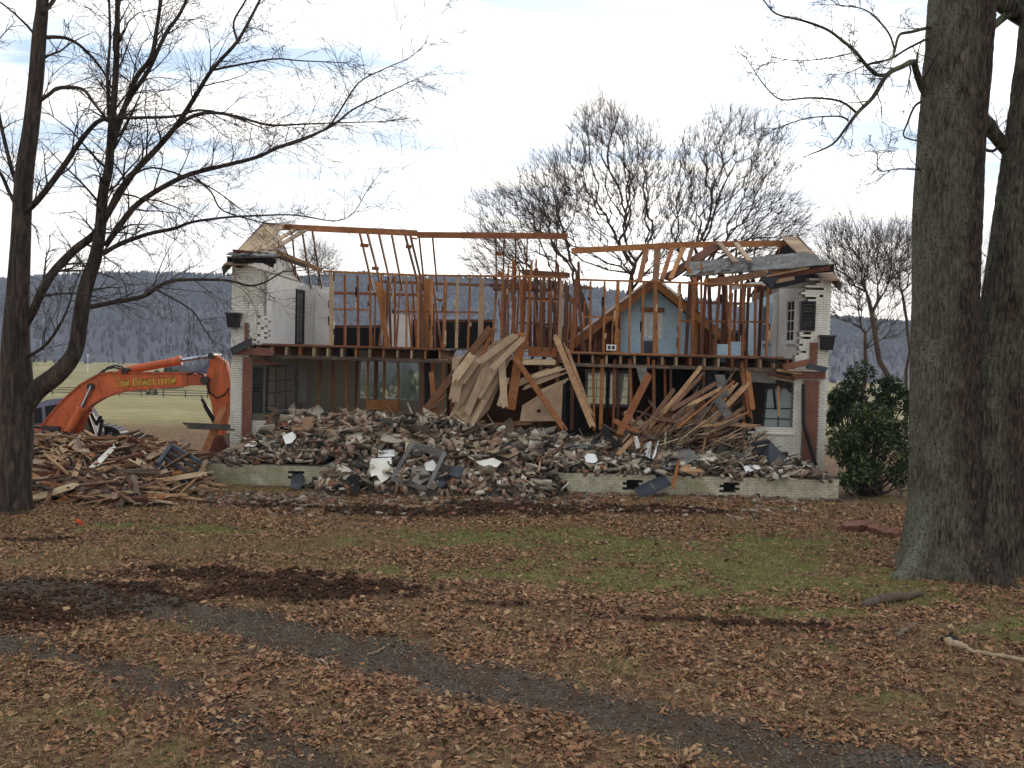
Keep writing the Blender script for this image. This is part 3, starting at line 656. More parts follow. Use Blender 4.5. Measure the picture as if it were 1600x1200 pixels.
# rear wall of the upper floor: a white corner, a white panel, and black felt below
panel('rear_wall', 'plaster', [(xl+.03, YB-.1, Z2), (-6.75, YB-.1, Z2), (-6.72, YB-.1, 4.5), (-6.9, YB-.1, 5.1), (-6.95, YB-.1, 5.9), (xl+.03, YB-.1, 6.0)], (0, .12, 0))
q = MB(); q.box((-7.15, YB-.14, 4.7), (.62, .05, 1.95)); o = hp(q, 'door', 'white_paint'); q = MB(); q.box((-7.15, YB-.172, 5.15), (.4, .015, .75)); q.box((-7.15, YB-.172, 4.2), (.4, .015, .6)); q.build('door_panel', 'plaster', o)
a = at(606, 488, YB-.1); b = at(643, 488, YB-.1)
panel('rear_wall', 'plaster', [(a.x, YB-.1, Z2), (b.x, YB-.1, Z2), (b.x, YB-.1, 4.95), (a.x+.05, YB-.1, 4.95)], (0, .12, 0))
for x0, x1, yt in ((500, 596, 512), (644, 770, 503), (836, 912, 514), (1140, 1200, 520)):
    a = at(x0, yt, YB-.05); b = at(x1, yt, YB-.05)
    panel('rear_wall', 'matte_black', [(a.x, YB-.05, Z2), (b.x, YB-.05, Z2), (b.x, YB-.05, b.z), (a.x, YB-.05, a.z)], (0, .1, 0), 'blackened felt lining the rear wall')
    hbar('rear_plate', (a.x, YB, a.z+.05), (b.x, YB, b.z+.05), .09, .12, 'red_wood')
q = MB()
for i in range(9): x = -7+i*1.9+random.uniform(-.2, .2); hbar('stud', (x, YB-.02, 3.75), (x, YB-.02, ZP-.2), .06, .09, 'stud_wood')
hbar('rear_plate', (-6.9, YB-.02, ZP-.15), (-3.4, YB-.02, ZP-.15), .1, .09, 'stud_wood'); hbar('rear_plate', (4.9, YB-.02, ZP-.15), (9.0, YB-.02, ZP-.15), .1, .09, 'stud_wood')
# ---- roof: ridge beams, rafters, sheathing and slates at both gables
def ridge(x0, y0, x1, y1): hbar('ridge_beam', at(x0, y0, YR), at(x1, y1, YR), .2, .045, 'rafter_wood', (0, -1, 0), jag=.01)
ridge(428, 354, 652, 364.5); ridge(652, 367, 887, 369); ridge(893, 392, 1060, 383); ridge(1060, 383, 1236, 380)
def rid_z(px_):
    if px_ < 652: return at(px_, 354+(px_-428)*.047, YR)
    if px_ < 890: return at(px_, 368, YR)
    return at(px_, 392-(px_-893)*.05 if px_ < 1060 else 382, YR)
for xt, xb, drop in ((456, 464, 1), (472, 486, 1), (488, 503, 1), (562, 583, 1), (574, 597, 1), (592, 612, 1), (612, 629, 1), (633, 656, 1), (641, 662, 1), (655, 664, 1), (676, 684, 1), (775, 776, .9), (788, 786, 1), (806, 806, 1), (824, 822, .6), (870, 868, 1), (1106, 1078, 1), (1152, 1140, 1), (1180, 1172, 1), (1220, 1206, .8)):
    T = rid_z(xt); T.z -= .06; B = at(xb, 440, YB-.2); B.z = ZP+.05; B = T.lerp(B, drop); hbar('rafter', B, T, .05, .14, 'rafter_wood' if random.random() < .7 else 'red_wood', (0, 0, 1), jag=.03)
for x0, y0, Y0, x1, y1, Y1 in ((563, 383, 31.6, 576, 384, 31.6), (581, 419, 33, 592, 420, 33), (634, 385, 31.5, 643, 386, 31.5), (776, 396, 32, 786, 397, 32), (777, 427, 33, 788, 428, 33)): hbar('collar_tie', at(x0, y0, Y0), at(x1, y1, Y1), .12, .05, 'rafter_wood')
# front rafters: two pale ones at the left gable, two at the right, a fan at the middle break
for xt, yt, xb, yb, Yb, wd, mt in ((476, 360, 424, 391, 27.2, .17, 'p'), (460, 359, 410, 390, 27.2, .15, 'p'), (1124, 380, 1150, 410, 27.5, .15, 'p'), (1150, 380, 1172, 408, 27.5, .15, 'p'),
                                   (1010, 389, 999, 440, 28.3, .16, 's'), (1028, 389, 1024, 440, 28.3, .2, 'r'), (1050, 388, 1034, 438, 28.5, .14, 's'), (1068, 387, 1048, 436, 28.5, .14, 's'), (1082, 386, 1072, 420, 28.8, .13, 'r'),
                                   (1024, 384, 1026, 560, 28.5, .1, 's'), (1120, 384, 1040, 436, 29.2, .36, 'r')):
    hbar('rafter', at(xb, yb, Yb), at(xt, yt, YR-.1), wd, .06, WM[mt], (0, -.5, 1), jag=.02)
def roof_slab(x0, x1, y0, y1, mat, name, lift=0., th=.04, front=True):
    """plank sheathing on the front slope between X x0..x1; y0 eave, y1 towards the ridge"""
    def rz(y): return ZR+.1-(ZR-ZP-.15)*abs(YR-y)/4.+lift
    q = MB(); q.prism([(x0, y0, rz(y0)), (x1, y0, rz(y0)), (x1, y1, rz(y1)), (x0, y1, rz(y1))], (0, 0, th)); o = hp(q, name, mat); fixnormals(o.data); return o
for i in range(10):
    y = 26.75+i*.425; roof_slab(-8.34, -7.72+random.uniform(-.12, .12), y, y+.41, 'pale_wood', 'sheathing_board'); roof_slab(8.86-random.uniform(.0, .12), 9.32, y, y+.41, 'pale_wood', 'sheathing_board')
for s_, xx in ((1, -8.36), (1, 9.34)):   # rear slope strips, rake boards
    q = MB(); x0, x1 = (xx, xx+.3) if xx < 0 else (xx-.4, xx); q.prism([(x0, YR+.03, ZR+.1), (x1, YR+.03, ZR+.1), (x1, YB+.4, ZP+.12), (x0, YB+.4, ZP+.12)], (0, 0, .05)); fixnormals(hp(q, 'rear_sheathing', 'brown_board').data)
    hbar('rake_board', (xx, 26.7, ZP-.02), (xx, YR, ZR+.05), .05, .24, 'old_wood', (0, 0, 1)); 
    q = MB(); q.prism([(xx*.965, 27.1, ZP), (xx*.965, 34.9, ZP), (xx*.965, YR, ZR-.05)], (.08, 0, 0)); fixnormals(hp(q, 'gable_wall', 'plaster' if xx < 0 else 'matte_black').data)
# eave boxes: dark gutters, torn soffit
q = MB(); q.box((-7.52, 26.74, 6.13), (1.3, .24, .1), None, jit=.06); hp(q, 'gutter', 'matte_black')
q = MB(); q.box((-7.55, 26.72, 6.225), (1.3, .45, .04), Matrix.Rotation(R(-2), 3, 'Y'), jit=.03); hp(q, 'eave_slab', 'slate')
for i in range(11): q = MB(); q.box((-8.1+i*.12, 26.62+random.uniform(0, .3), 6.29+random.uniform(0, .03)), (.24, .3, .015), Euler((R(18), random.uniform(-.2, .2), random.uniform(-.3, .3))).to_matrix()); hp(q, 'slate', 'slate')
hbar('soffit_board', at(434, 394, 26.9), at(498, 421, 27.6), .13, .05, 'plank_wood', jag=.1); hbar('soffit_board', at(430, 400, 26.9), at(478, 416, 27.3), .1, .04, 'old_wood', jag=.1)
hbar('fascia', at(366, 398, 26.85), at(424, 404, 26.85), .3, .05, 'rust', jag=.1); hbar('soffit_board', at(404, 400, 26.8), at(426, 410, 27), .28, .12, 'rust', jag=.08)
# sagging slate covered roof flap at the right front
A0, A1, B0, B1 = at(1072, 430, 28.4), at(1298, 413, 26.6), at(1084, 412, 29.3), at(1258, 398, 28.6)
q = MB(); q.prism([A0, A1, B1, B0], (0, 0, -.06)); o = hp(q, 'roof_flap', 'old_wood', label='sagging roof section still covered in grey slates'); fixnormals(o.data)
for i in range(26):
    for j in range(5):
        if random.random() < .1 or (i < 8 and j == 0 and random.random() < .5): continue
        u = (i+.5*(j % 2)+random.uniform(-.1, .1))/26.; v_ = (j+.4)/5.2
        p = A0.lerp(A1, u).lerp(B0.lerp(B1, u), v_); e1 = (A1-A0).normalized(); e2 = (B0-A0); e2 = (e2-e1*e2.dot(e1)).normalized(); n_ = e1.cross(e2)
        M3 = Matrix((e1, e2, n_)).transposed() @ Euler((random.uniform(.02, .3), random.uniform(-.16, .16), random.uniform(-.35, .35))).to_matrix()
        q = MB(); q.box(p+n_*(.03+.012*(j % 3)), (.19, .34, .022), M3, jit=.07); q.build('slate', 'slate', o)
hbar('fascia', at(1194, 436, 26.7), at(1292, 420, 26.6), .12, .06, 'rust', jag=.1); hbar('fascia', at(1196, 432, 26.6), at(1262, 419, 26.5), .05, .06, 'plank_wood', jag=.1)
q = MB(); q.box(at(1280, 421, 26.75), (.7, .28, .2), Matrix.Rotation(R(-6), 3, 'Y'), jit=.06); hp(q, 'gutter', 'matte_black'); q = MB(); q.box(at(1202, 437, 26.75), (.32, .3, .34), Matrix.Rotation(R(40), 3, 'Y'), jit=.1); hp(q, 'gutter_end', 'dark_grey')
hbar('eave_beam', at(1110, 444, 27.4), at(1198, 426, 27.2), .2, .1, 'plank_wood', jag=.1); hbar('eave_beam', at(1112, 438, 27.8), at(1240, 424, 27.2), .14, .1, 'stud_wood', jag=.1)
hbar('soffit_panel', at(1145, 449, 27.3), at(1200, 442, 27.2), .14, .04, 'white_paint', jag=.1); hbar('soffit_board', at(1215, 437, 27), at(1240, 432, 27), .2, .2, 'insulation', jag=.06)
for x0, x1 in ((1090, 1074), (1100, 1110), (1118, 1130), (1134, 1126), (1150, 1160), (1166, 1176), (1180, 1170)): hbar('rafter', at(x0, 446, 28), at(x1, 418, 28.6), .09, .06, 'rafter_wood', jag=.03)
# ---- the gabled rear wing with its blue room
PK, WL, WR_ = at(1024, 442, 31.2), at(868, 560, 31.2), at(1168, 560, 31.2)
for S in (WL, WR_):
    d = (S-PK); sgn = 1 if d.x > 0 else -1
    for Y, wd, mt in ((31.2, .22, 'stud_wood'), (32.0, .14, 'rafter_wood'), (32.8, .14, 'rafter_wood'), (33.6, .14, 'red_wood')):
        o_ = Vector((0, Y-31.2, 0)); hbar('wing_rafter', PK+o_, S+o_, wd, .07, mt, (0, -1, 0))
    q = MB(); up = Vector((0, 0, .12)); q.prism([PK+up, S+up, S+up+Vector((0, 3.4, 0)), PK+up+Vector((0, 3.4, 0))], (0, 0, .05)); fixnormals(hp(q, 'wing_roof', 'brown_board').data)
    for i in range(8):
        p = PK.lerp(S, (i+.5)/8)+Vector((0, -.03, .2)); q = MB(); q.box(p, (.5, .08, .03), Matrix.Rotation(math.atan2(-d.z, d.x) if sgn > 0 else math.atan2(d.z, -d.x), 3, 'Y'), jit=.08); hp(q, 'roof_board_end', 'old_wood')
YBl = 31.75
def gable_z(x):
    d = WL if x < PK.x else WR_; t = (x-PK.x)/(d.x-PK.x); return PK.z+(d.z-PK.z)*t-.12
bl, br_ = at(962, 540, YBl).x, at(1084, 540, YBl).x; wl_, wr2, wz0, wz1 = at(1003, 500, YBl).x, at(1034, 500, YBl).x, at(1015, 528, YBl).z, at(1015, 487, YBl).z
def bpanel(x0, x1, z0=None, z1=None):
    pts = [(x0, YBl, z0 or Z2), (x1, YBl, z0 or Z2)]
    if z1: pts += [(x1, YBl, z1), (x0, YBl, z1)]
    else:
        pts.append((x1, YBl, gable_z(x1)))
        if x0 < PK.x < x1: pts.append((PK.x, YBl, PK.z-.12))
        pts.append((x0, YBl, gable_z(x0)))
    panel('gable_room_wall', 'blue_paint', pts, (0, .08, 0), 'pale blue plastered gable wall')
bpanel(bl, wl_); bpanel(wr2, br_); bpanel(wl_, wr2, None, wz0); bpanel(wl_, wr2, wz1)
o = window((wl_+wr2)/2, YBl+.02, wz0+.03, wz1-.03, wr2-wl_-.06, 'x', 'white_paint', 2, 1, 'glass', .1, .06)
q = MB(); q.box(((wl_+wr2)/2, YBl-.05, wz1+.06), (wr2-wl_+.12, .06, .16)); hp(q, 'window_head', 'stud_wood')
for sx in (-1, 1):      # tied back curtains
    q = MB(); xc = (wl_+wr2)/2; hw = (wr2-wl_)/2
    V = []
    for i in range(9):
        t = i/8
        for j in range(7):
            u = j/6; reach = hw*(.98 if t < .1 else .98-.34*math.sin(min(t/.62, 1)*math.pi/2) if t < .62 else .64+.2*(t-.62))
            xx = xc+sx*(hw-u*reach); V.append((xx, YBl-.03+.025*math.sin(j*2.2+t), wz1-.05-t*(wz1-wz0-.1)))
    q.add(V, [(i*7+j, i*7+j+1, (i+1)*7+j+1, (i+1)*7+j) for i in range(8) for j in range(6)]); c_ = q.build('curtain', 'plaster', HOUSE, True)
panel('knee_wall', 'brown_board', [(WL.x+.1, YBl-.1, Z2), (bl-.02, YBl-.1, Z2), (bl-.02, YBl-.1, gable_z(bl)-.1), (WL.x+.1, YBl-.1, Z2+.12)], (0, .05, 0)); panel('knee_wall', 'brown_board', [(br_+.02, YBl-.1, Z2), (WR_.x-.1, YBl-.1, Z2), (WR_.x-.1, YBl-.1, Z2+.12), (br_+.02, YBl-.1, gable_z(br_)-.1)], (0, .05, 0))
for px_ in (914, 930, 948, 960, 1092, 1104, 1116, 1130): p = at(px_, 540, 31.45); hbar('wing_stud', (p.x, 31.45, Z2), (p.x, 31.45, max(Z2+.3, gable_z(p.x)-.1)), .07, .06, 'stud_wood' if px_ % 4 else 'red_wood')
for px_ in (958, 966, 1086): p = at(px_, 540, 31.3); hbar('wing_stud', (p.x, 31.3, Z2), (p.x, 31.3, gable_z(p.x)-.05), .14, .08, 'stud_wood')
q = MB(); q.box(at(1014, 547, 28.2), (.3, .3, .55)); hp(q, 'floor_duct', 'dark_grey'); q = MB(); p = at(955, 543, 27.02); q.box(p, (.28, .05, .17)); o = hp(q, 'vent_grille', 'white_paint', label='small white vent grille on the floor edge')
q = MB(); q.box(p+Vector((-.06, -.026, 0)), (.085, .01, .1)); q.box(p+Vector((.06, -.026, 0)), (.085, .01, .1)); q.build('vent_dark_strip', 'dark_grey', o)  # dark strips on the grille stand for the shade in its slots
for x0, y0, Y in ((1130, 552, 28), (1148, 548, 28.4)): q = MB(); q.box(at(x0, y0, Y), (.34, .2, .55)); hp(q, 'blue_board', 'blue_paint')
# ---- ground floor interior
def rp(x, y, Y=YB-.1): return at(x, y, Y)
def rect_wall(name, mat, x0, x1, z0, z1, Y=YB-.1, th=.12): return panel(name, mat, [(x0, Y, z0), (x1, Y, z0), (x1, Y, z1), (x0, Y, z1)], (0, th, 0))
pw0, pw1 = rp(560, 600).x, rp(657, 600).x; pz0, pz1 = rp(600, 626).z, rp(600, 562).z
rect_wall('rear_wall', 'grey_plaster', xl+.03, pw0, .7, 3.42); rect_wall('rear_wall', 'grey_plaster', pw0, pw1, .7, pz0); rect_wall('rear_wall', 'grey_plaster', pw0, pw1, pz1, 3.42); rect_wall('rear_wall', 'grey_plaster', pw1, pw1+1.0, .7, 3.42)
window((pw0+pw1)/2, YB-.06, pz0+.05, pz1-.05, pw1-pw0-.1, 'x', 'white_paint', 1, 4, 'glass', .14, .05)['label'] = 'wide picture window at the back of the living room'
kw0, kw1, kz0, kz1 = rp(915, 600).x, rp(985, 600).x, rp(950, 634).z, rp(950, 580).z
for a, b in ((pw1+1.0, kw0), (kw1, xr-.03)): rect_wall('rear_wall', 'brown_board', a, b, .7, 3.42)
rect_wall('rear_wall', 'brown_board', kw0, kw1, .7, kz0); rect_wall('rear_wall', 'brown_board', kw0, kw1, kz1, 3.42)
window((kw0+kw1)/2-.42, YB-.06, kz0+.04, kz1-.04, .74, 'x', 'white_paint', 4, 2); window((kw0+kw1)/2+.42, YB-.06, kz0+.04, kz1-.04, .74, 'x', 'white_paint', 4, 2)
q = MB(); q.box(at(473, 604, 33.8), (.3, .05, 1.15)); hp(q, 'white_panel', 'white_paint')
panel('partition', 'dark_grey', [rp(657, 560, 32), rp(672, 560, 32), rp(672, 660, 32), rp(657, 660, 32)], (0, .1, 0)); panel('partition', 'matte_black', [rp(884, 572, 29), rp(914, 572, 29), rp(914, 680, 29), rp(884, 680, 29)], (0, 3, 0)); panel('partition', 'matte_black', [rp(1040, 572, 31), rp(1078, 572, 31), rp(1078, 680, 31), rp(1040, 680, 31)], (0, 2, 0))
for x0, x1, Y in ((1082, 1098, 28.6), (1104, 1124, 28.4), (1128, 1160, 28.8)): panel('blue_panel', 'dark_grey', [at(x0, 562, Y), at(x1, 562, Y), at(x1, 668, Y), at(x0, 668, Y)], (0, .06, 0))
panel('plaster_wall', 'plaster', [at(1172, 568, 28.3), at(1212, 568, 28.3), at(1212, 600, 28.3), at(1174, 596, 28.3)], (0, .08, 0))
for x0, wd, Y, mt in ((500, 1, 29, 's'), (520, 1, 29, 's'), (540, 1, 29, 's'), (575, 1, 28.6, 's'), (588, 1.6, 28.9, 'r'), (601, 1, 28.6, 's'), (622, 1, 28.6, 's'), (660, 1.6, 27.6, 'r'), (676, 1.6, 28, 's'), (693, 1, 28, 's'), (870, 1.6, 27.5, 'r'), (895, 1.4, 27.5, 'r'), (927, 1, 27.3, 's'), (941, 1.5, 27.3, 's'), (960, 1, 27.3, 's'), (964, 1, 27.5, 'r'), (984, 1.3, 27.3, 's'), (1021, 1.2, 27.3, 's'), (1038, 1, 27.5, 's'), (1100, 1.3, 27.4, 'r'), (1164, 1.4, 27.6, 's'), (1142, 1, 27.6, 's'), (1048, 1, 27.6, 'r'), (706, 1, 29, 's'), (845, 1.5, 29, 'r'), (558, 1, 30, 's')):
    lean = random.uniform(-3, 3); hbar('stud', at(x0+lean, 672, Y), at(x0, 562, Y), .07*wd, .09, WM[mt], jag=.02)
hbar('sill_board', at(574, 632, 28.5), at(622, 634, 28.5), .3, .05, 'stud_wood'); hbar('header', at(826, 549, 27.2), at(870, 551, 27.2), .28, .1, 'stud_wood', jag=.02); hbar('header', at(838, 566, 28), at(872, 570, 28), .2, .06, 'red_wood'); hbar('header', at(690, 562, 28), at(716, 563, 28), .2, .06, 'pale_wood')
# ---- shutters, lamps, leader heads, pilasters, porch scars
def shutter(x0, y0, x1, y1, Y, label):
    a = at(x0, y0, Y); b = at(x1, y1, Y); q = MB(); w_ = b.x-a.x; h_ = a.z-b.z; c_ = (a+b)/2; st = .06
    for sx in (-1, 1): q.box((c_.x+sx*(w_/2-st/2), Y, c_.z), (st, .045, h_))
    for k in (-.5, 0, .5): q.box((c_.x, Y, c_.z+k*(h_-st)), (w_-2*st, .04, st))
    o = hp(q, 'shutter', 'black_paint', label=label); n_ = int(h_/.05)
    for i in range(n_):
        q = MB(); z = c_.z-h_/2+(i+.5)*h_/n_; q.box((c_.x, Y+.005, z), (w_-2*st, .05, .008), Matrix.Rotation(R(40), 3, 'X')); q.build('louvre', 'black_paint', o)
    return o
shutter(391, 572, 410, 646, YF-.04, 'black louvred shutter beside the lower window at the wood heap end'); shutter(1252, 470, 1273, 517, YF-.04, 'black louvred shutter on the wall below broken brickwork')
def leader(px_, py, label):
    p = at(px_, py, YF-.14); q = MB(); q.prism([(p.x-.19, p.y-.14, p.z+.18), (p.x+.19, p.y-.14, p.z+.18), (p.x+.15, p.y-.1, p.z-.2), (p.x-.15, p.y-.1, p.z-.2)], (0, .22, 0)); o = hp(q, 'gutter_box', 'black_paint', label=label); fixnormals(o.data)
    q = MB(); q.box((p.x, p.y-.02, p.z+.2), (.44, .3, .05)); q.build('box_rim', 'dark_steel', o)
leader(365, 501, 'black gutter box high on the corner by the bare maple'); leader(1292, 536, 'black gutter box on the corner by the evergreen shrubs')
def pil(x0, x1, y0, y1, proud):
    a = at(x0, y0, YF-proud); b = at(x1, y1, YF-proud); f = MB(); mo = MB()
    bricks(a.x, b.x, b.z, a.z, YF-proud, lambda x, z: True, f, mo, proud-.012); o = hp(f, 'pilaster', 'red_brick'); o['kind'] = 'stuff'; q = mo.build('mortar', 'mortar', o); q['kind'] = 'stuff'
pil(379, 392, 556, 690, .12); pil(382, 389, 504, 541, .06); pil(366, 425, 541, 556, .16); pil(1257, 1276, 592, 722, .12); pil(1266, 1277, 533, 572, .06); pil(1240, 1290, 577, 592, .16)
for x0, y0, x1, y1, Y, wd, mt in ((362, 549, 392, 534, 26.7, .2, 'dark_grey'), (1262, 572, 1291, 578, 26.7, .16, 'dark_grey'), (1225, 574, 1262, 566, 26.7, .18, 'red_brick')):
    hbar('flashing', at(x0, y0, Y), at(x1, y1, Y), wd, .12, mt, jag=.08)
q = MB(); P_ = [at(1255, 600, YF-.2), at(1255, 660, YF-.2), at(1262, 685, YF-.22), at(1275, 727, YF-.3)]; q.tube(P_, [.05]*4, 8); hp(q, 'downspout', 'black_paint')
# broken ground floor window frames
def frame_px(pts, Y, mat, wd=.07, bars=((.5, 0),), name='window_frame', label=None, glass=None):
    P_ = [at(x, y, yy) for (x, y), yy in zip(pts, Y)]; q = MB()
    for i in range(4): q.bar(P_[i], P_[(i+1) % 4], wd, .06)
    o = hp(q, name, mat, label=label)
    q = MB()
    for t, ax in bars:
        a, b = (P_[0].lerp(P_[3], t), P_[1].lerp(P_[2], t)) if ax == 0 else (P_[0].lerp(P_[1], t), P_[3].lerp(P_[2], t)); q.bar(a, b, .03, .03)
    q.build('glazing_bar', mat, o)
    if glass: q = MB(); q.prism(P_, (0, .006, 0)); fixnormals(q.build('pane', glass, o).data)
frame_px([(418, 572), (462, 571), (463, 636), (416, 644)], [27.1, 26.9, 26.95, 27.1], 'black_paint', .06, ((.33, 0), (.6, 0), (.3, 1), (.65, 1)), label='broken black metal casement hanging in the lower window')
frame_px([(1197, 606), (1241, 604), (1239, 672), (1191, 670)], [27.2]*4, 'black_paint', .08, ((.5, 0), (.75, 0), (.5, 1)), label='black window frame with shattered panes by the brick pilaster', glass='glass')
q = MB(); q.box(at(1214, 677, 27.02), (.98, .16, .05)); hp(q, 'window_sill', 'cream_brick')
for x0, y0, x1, y1 in ((1200, 584, 1246, 592), (1214, 578, 1250, 584), (1190, 560, 1240, 572), (1205, 590, 1240, 596), (1222, 598, 1236, 612), (1208, 600, 1212, 640), (1216, 604, 1217, 650), (398, 564, 440, 570), (415, 560, 436, 572)): hbar('torn_lath', at(x0, y0, 26.9), at(x1, y1, 26.8), .07, .04, random.choice(['old_wood', 'plank_wood', 'rust', 'matte_black']), jag=.06)
# ---- porch foundation, painted brick with vents
PX0, PX1, PY = -8.16, 8.78, 24.6
f, mo = MB(), MB(); vents = [at(463, 745, PY).x, at(988, 758, PY).x, at(1140, 762, PY).x]
def keepP(x, z):
    for v_ in vents:
        if abs(x-v_) < .2 and .16 < z < .4: return False
    return True
bricks(PX0, PX1, 0, .55, PY, keepP, f, mo, .25, ragged=False); bricks(PY+.02, YF, 0, .55, PX0, lambda y, z: True, f, mo, .25, 'y', -1)
m = NT('foundation_paint'); g = m.noise(.7, 4, .6); g2 = m.noise(6, 5, .6); zc = m.n('ShaderNodeSeparateXYZ'); m.l(m.tc.outputs['Object'], zc.inputs[0])
c = m.ramp(g2, [(.3, (168, 160, 132)), (.65, (206, 199, 174))]); c = m.mix(m.math('MULTIPLY', m.remap(g, .48, .62), .55), c, (124, 124, 74)); c = m.mix(m.remap(m.noise(11, 4, .7), .64, .7), c, (132, 84, 64)); m.done(c, .85, .2, g2, .3, .004)
o = hp(f, 'porch_foundation', 'foundation_paint', label='low painted brick porch foundation stained with green algae'); o['kind'] = 'stuff'; q = mo.build('mortar', 'mortar', o); q['kind'] = 'stuff'
q = MB(); q.box(((PX0+PX1)/2, (PY+YF)/2+.1, .53), (PX1-PX0+.06, YF-PY+.12, .07), jit=.002); hp(q, 'porch_slab', 'mortar')
for v_ in vents: q = MB(); q.box((v_, PY+.2, .28), (.42, .02, .26)); hp(q, 'vent_dark_plate', 'matte_black')  # black plate behind each vent, painted shade for the hollow inside
# ================================================================ RUBBLE HEAP ON THE PORCH
CR = [at(x, y, 26.3) for x, y in ((300, 716), (345, 712), (380, 700), (405, 680), (430, 655), (470, 648), (520, 652), (560, 650), (610, 652), (680, 652), (720, 662), (780, 674), (850, 684), (920, 690), (1000, 700), (1080, 702), (1150, 704), (1210, 716), (1270, 738), (1320, 760))]
CX = [p.x for p in CR]; CZ = [max(p.z, .6) for p in CR]
def sstep(a, b, v): t = np.clip((v-a)/(b-a), 0, 1); return t*t*(3-2*t)
def pile(x, y):
    x = np.asarray(x, float); y = np.asarray(y, float)
    cz = np.interp(x, CX, CZ); spill = sstep(-5.6, -4.2, x)*(1-sstep(.2, 2.2, x)); foot = 24.45-1.15*spill-.25*np.sin(x*2.3)*spill
    edge = .6+spill*.28*(cz-.5)
    h1 = edge+(cz-edge)*np.clip((y-24.6)/1.5, 0, 1)**.85
    h0 = edge*np.clip((y-foot)/(24.62-foot+1e-3), 0, 1)**.9*spill
    h2 = .72+(cz-.72)*np.clip(1-(y-26.3)/2.6, 0, 1)
    h = np.where(y < 24.58, h0, np.where(y < 26.3, h1, h2))
    return h+.10*(fbm(x, y, 1.7, 51)-.5)*(h > .02)
plain('rubble_dust_shade', (52, 45, 40), (104, 92, 83), 6, .98, .1, .9)  # dust colour, darkened to stand for shade between the pieces
def mound(name, x0, x1, nx_, y0, y1, ny_, label, lo):
    gx2, gy2 = np.meshgrid(np.linspace(x0, x1, nx_), np.linspace(y0, y1, ny_)); X_, Y_ = gx2.ravel(), gy2.ravel()
    hz = pile(X_, Y_)-.06+.08*(vn(X_, Y_, 7., 3)-.5); hz = np.maximum(hz, lo) if lo > 0 else np.where(hz < .06, -.15, hz)
    q_ = (np.arange(ny_-1)[:, None]*nx_+np.arange(nx_-1)[None]).ravel()
    return tag(soup(name, np.stack([X_, Y_, hz], 1), np.stack([q_, q_+1, q_+nx_+1, q_+nx_], 1), 'rubble_dust_shade'), label, 'rubble', kind='stuff')
mound('rubble_mound', -8.0, 8.6, 170, 24.66, 29, 50, 'dusty core of the rubble heap spread over the porch, darkened as shade', .5)
mound('rubble_spill', -5.8, 2.4, 90, 23.1, 24.57, 20, 'dusty core of the rubble spilling over the porch edge, darkened as shade', -1)
def boxes(name, C, D, E_, mat, tones, label, cat, jit=.12):
    n = len(C); T = np.array([(-1,-1,-1),(1,-1,-1),(1,1,-1),(-1,1,-1),(-1,-1,1),(1,-1,1),(1,1,1),(-1,1,1)], float)*.5
    fs = np.array(((3,2,1,0),(4,5,6,7),(0,1,5,4),(1,2,6,5),(2,3,7,6),(3,0,4,7)))
    V = (T[None]+rng.uniform(-jit, jit, (n, 8, 3)))*D[:, None, :]
    cx, sx, cy, sy, cz, sz = [f_(E_[:, i]) for i in range(3) for f_ in (np.cos, np.sin)]
    Rm = np.empty((n, 3, 3)); Rm[:, 0] = np.stack([cz*cy, cz*sy*sx-sz*cx, cz*sy*cx+sz*sx], 1); Rm[:, 1] = np.stack([sz*cy, sz*sy*sx+cz*cx, sz*sy*cx-cz*sx], 1); Rm[:, 2] = np.stack([-sy, cy*sx, cy*cx], 1)
    V = np.einsum('nij,nkj->nki', Rm, V)+C[:, None]
    o = soup(name, V.reshape(-1, 3), (fs[None]+(np.arange(n)*8)[:, None, None]).reshape(-1, 4), mat, np.repeat(tones, 6)); return tag(o, label, cat, kind='stuff')
def on_pile(n, x0=-7.9, x1=8.6, y0=23.2, y1=27.6):
    x = rng.uniform(x0, x1, n); y = rng.uniform(y0, y1, n); h = pile(x, y); k = (h > .08) & ((y >= 24.62) | (h > .05)); return x[k], y[k], h[k]
x, y, h = on_pile(5200); n = len(x)
D = np.stack([rng.choice([.22, .21, .2, .13, .17], n), rng.uniform(.09, .115, n), rng.uniform(.055, .075, n)], 1)*rng.uniform(.8, 1.2, (n, 1))
br_tone = rng.choice([.05, .15, .25, .35, .45, .55, .65, .75, .85, .95], n, p=[.16, .14, .14, .1, .07, .1, .08, .08, .03, .1]); right = x > 2.2; br_tone[right] = rng.choice([.45, .85, .55, .65, .65, .05, .35, .95, .25], right.sum())
boxes('brick_rubble', np.stack([x, y, h+rng.uniform(-.075, .06, n)], 1), D, rng.uniform(-math.pi, math.pi, (n, 3)), 'rubble', br_tone, 'countless broken bricks and mortar lumps filling the rubble heap', 'rubble', .05)
x, y, h = on_pile(260, -7.6, 8.2, 23.5, 26.6); n = len(x)
boxes('masonry_lumps', np.stack([x, y, h+.05], 1), np.stack([rng.uniform(.22, .45, n), rng.uniform(.12, .3, n), rng.uniform(.05, .12, n)], 1), np.stack([rng.normal(0, .6, n), rng.normal(0, .6, n), rng.uniform(-3, 3, n)], 1), 'rubble', rng.choice([.05, .15, .25, .35, .45, .55, .65, .85, .95], n), 'lumps of brickwork and mortar bedded in the rubble heap', 'rubble', .06)
x, y, h = on_pile(230, -7.4, 8.2, 23.6, 26.5); n = len(x); kk = ((x > .2) | (rng.uniform(0, 1, n) < .5)) & ~((x < -4.6) & (y < 25.2)) & ~((x > 1.2) & (y < 24.95)); x, y, h = x[kk], y[kk], h[kk]; n = len(x)
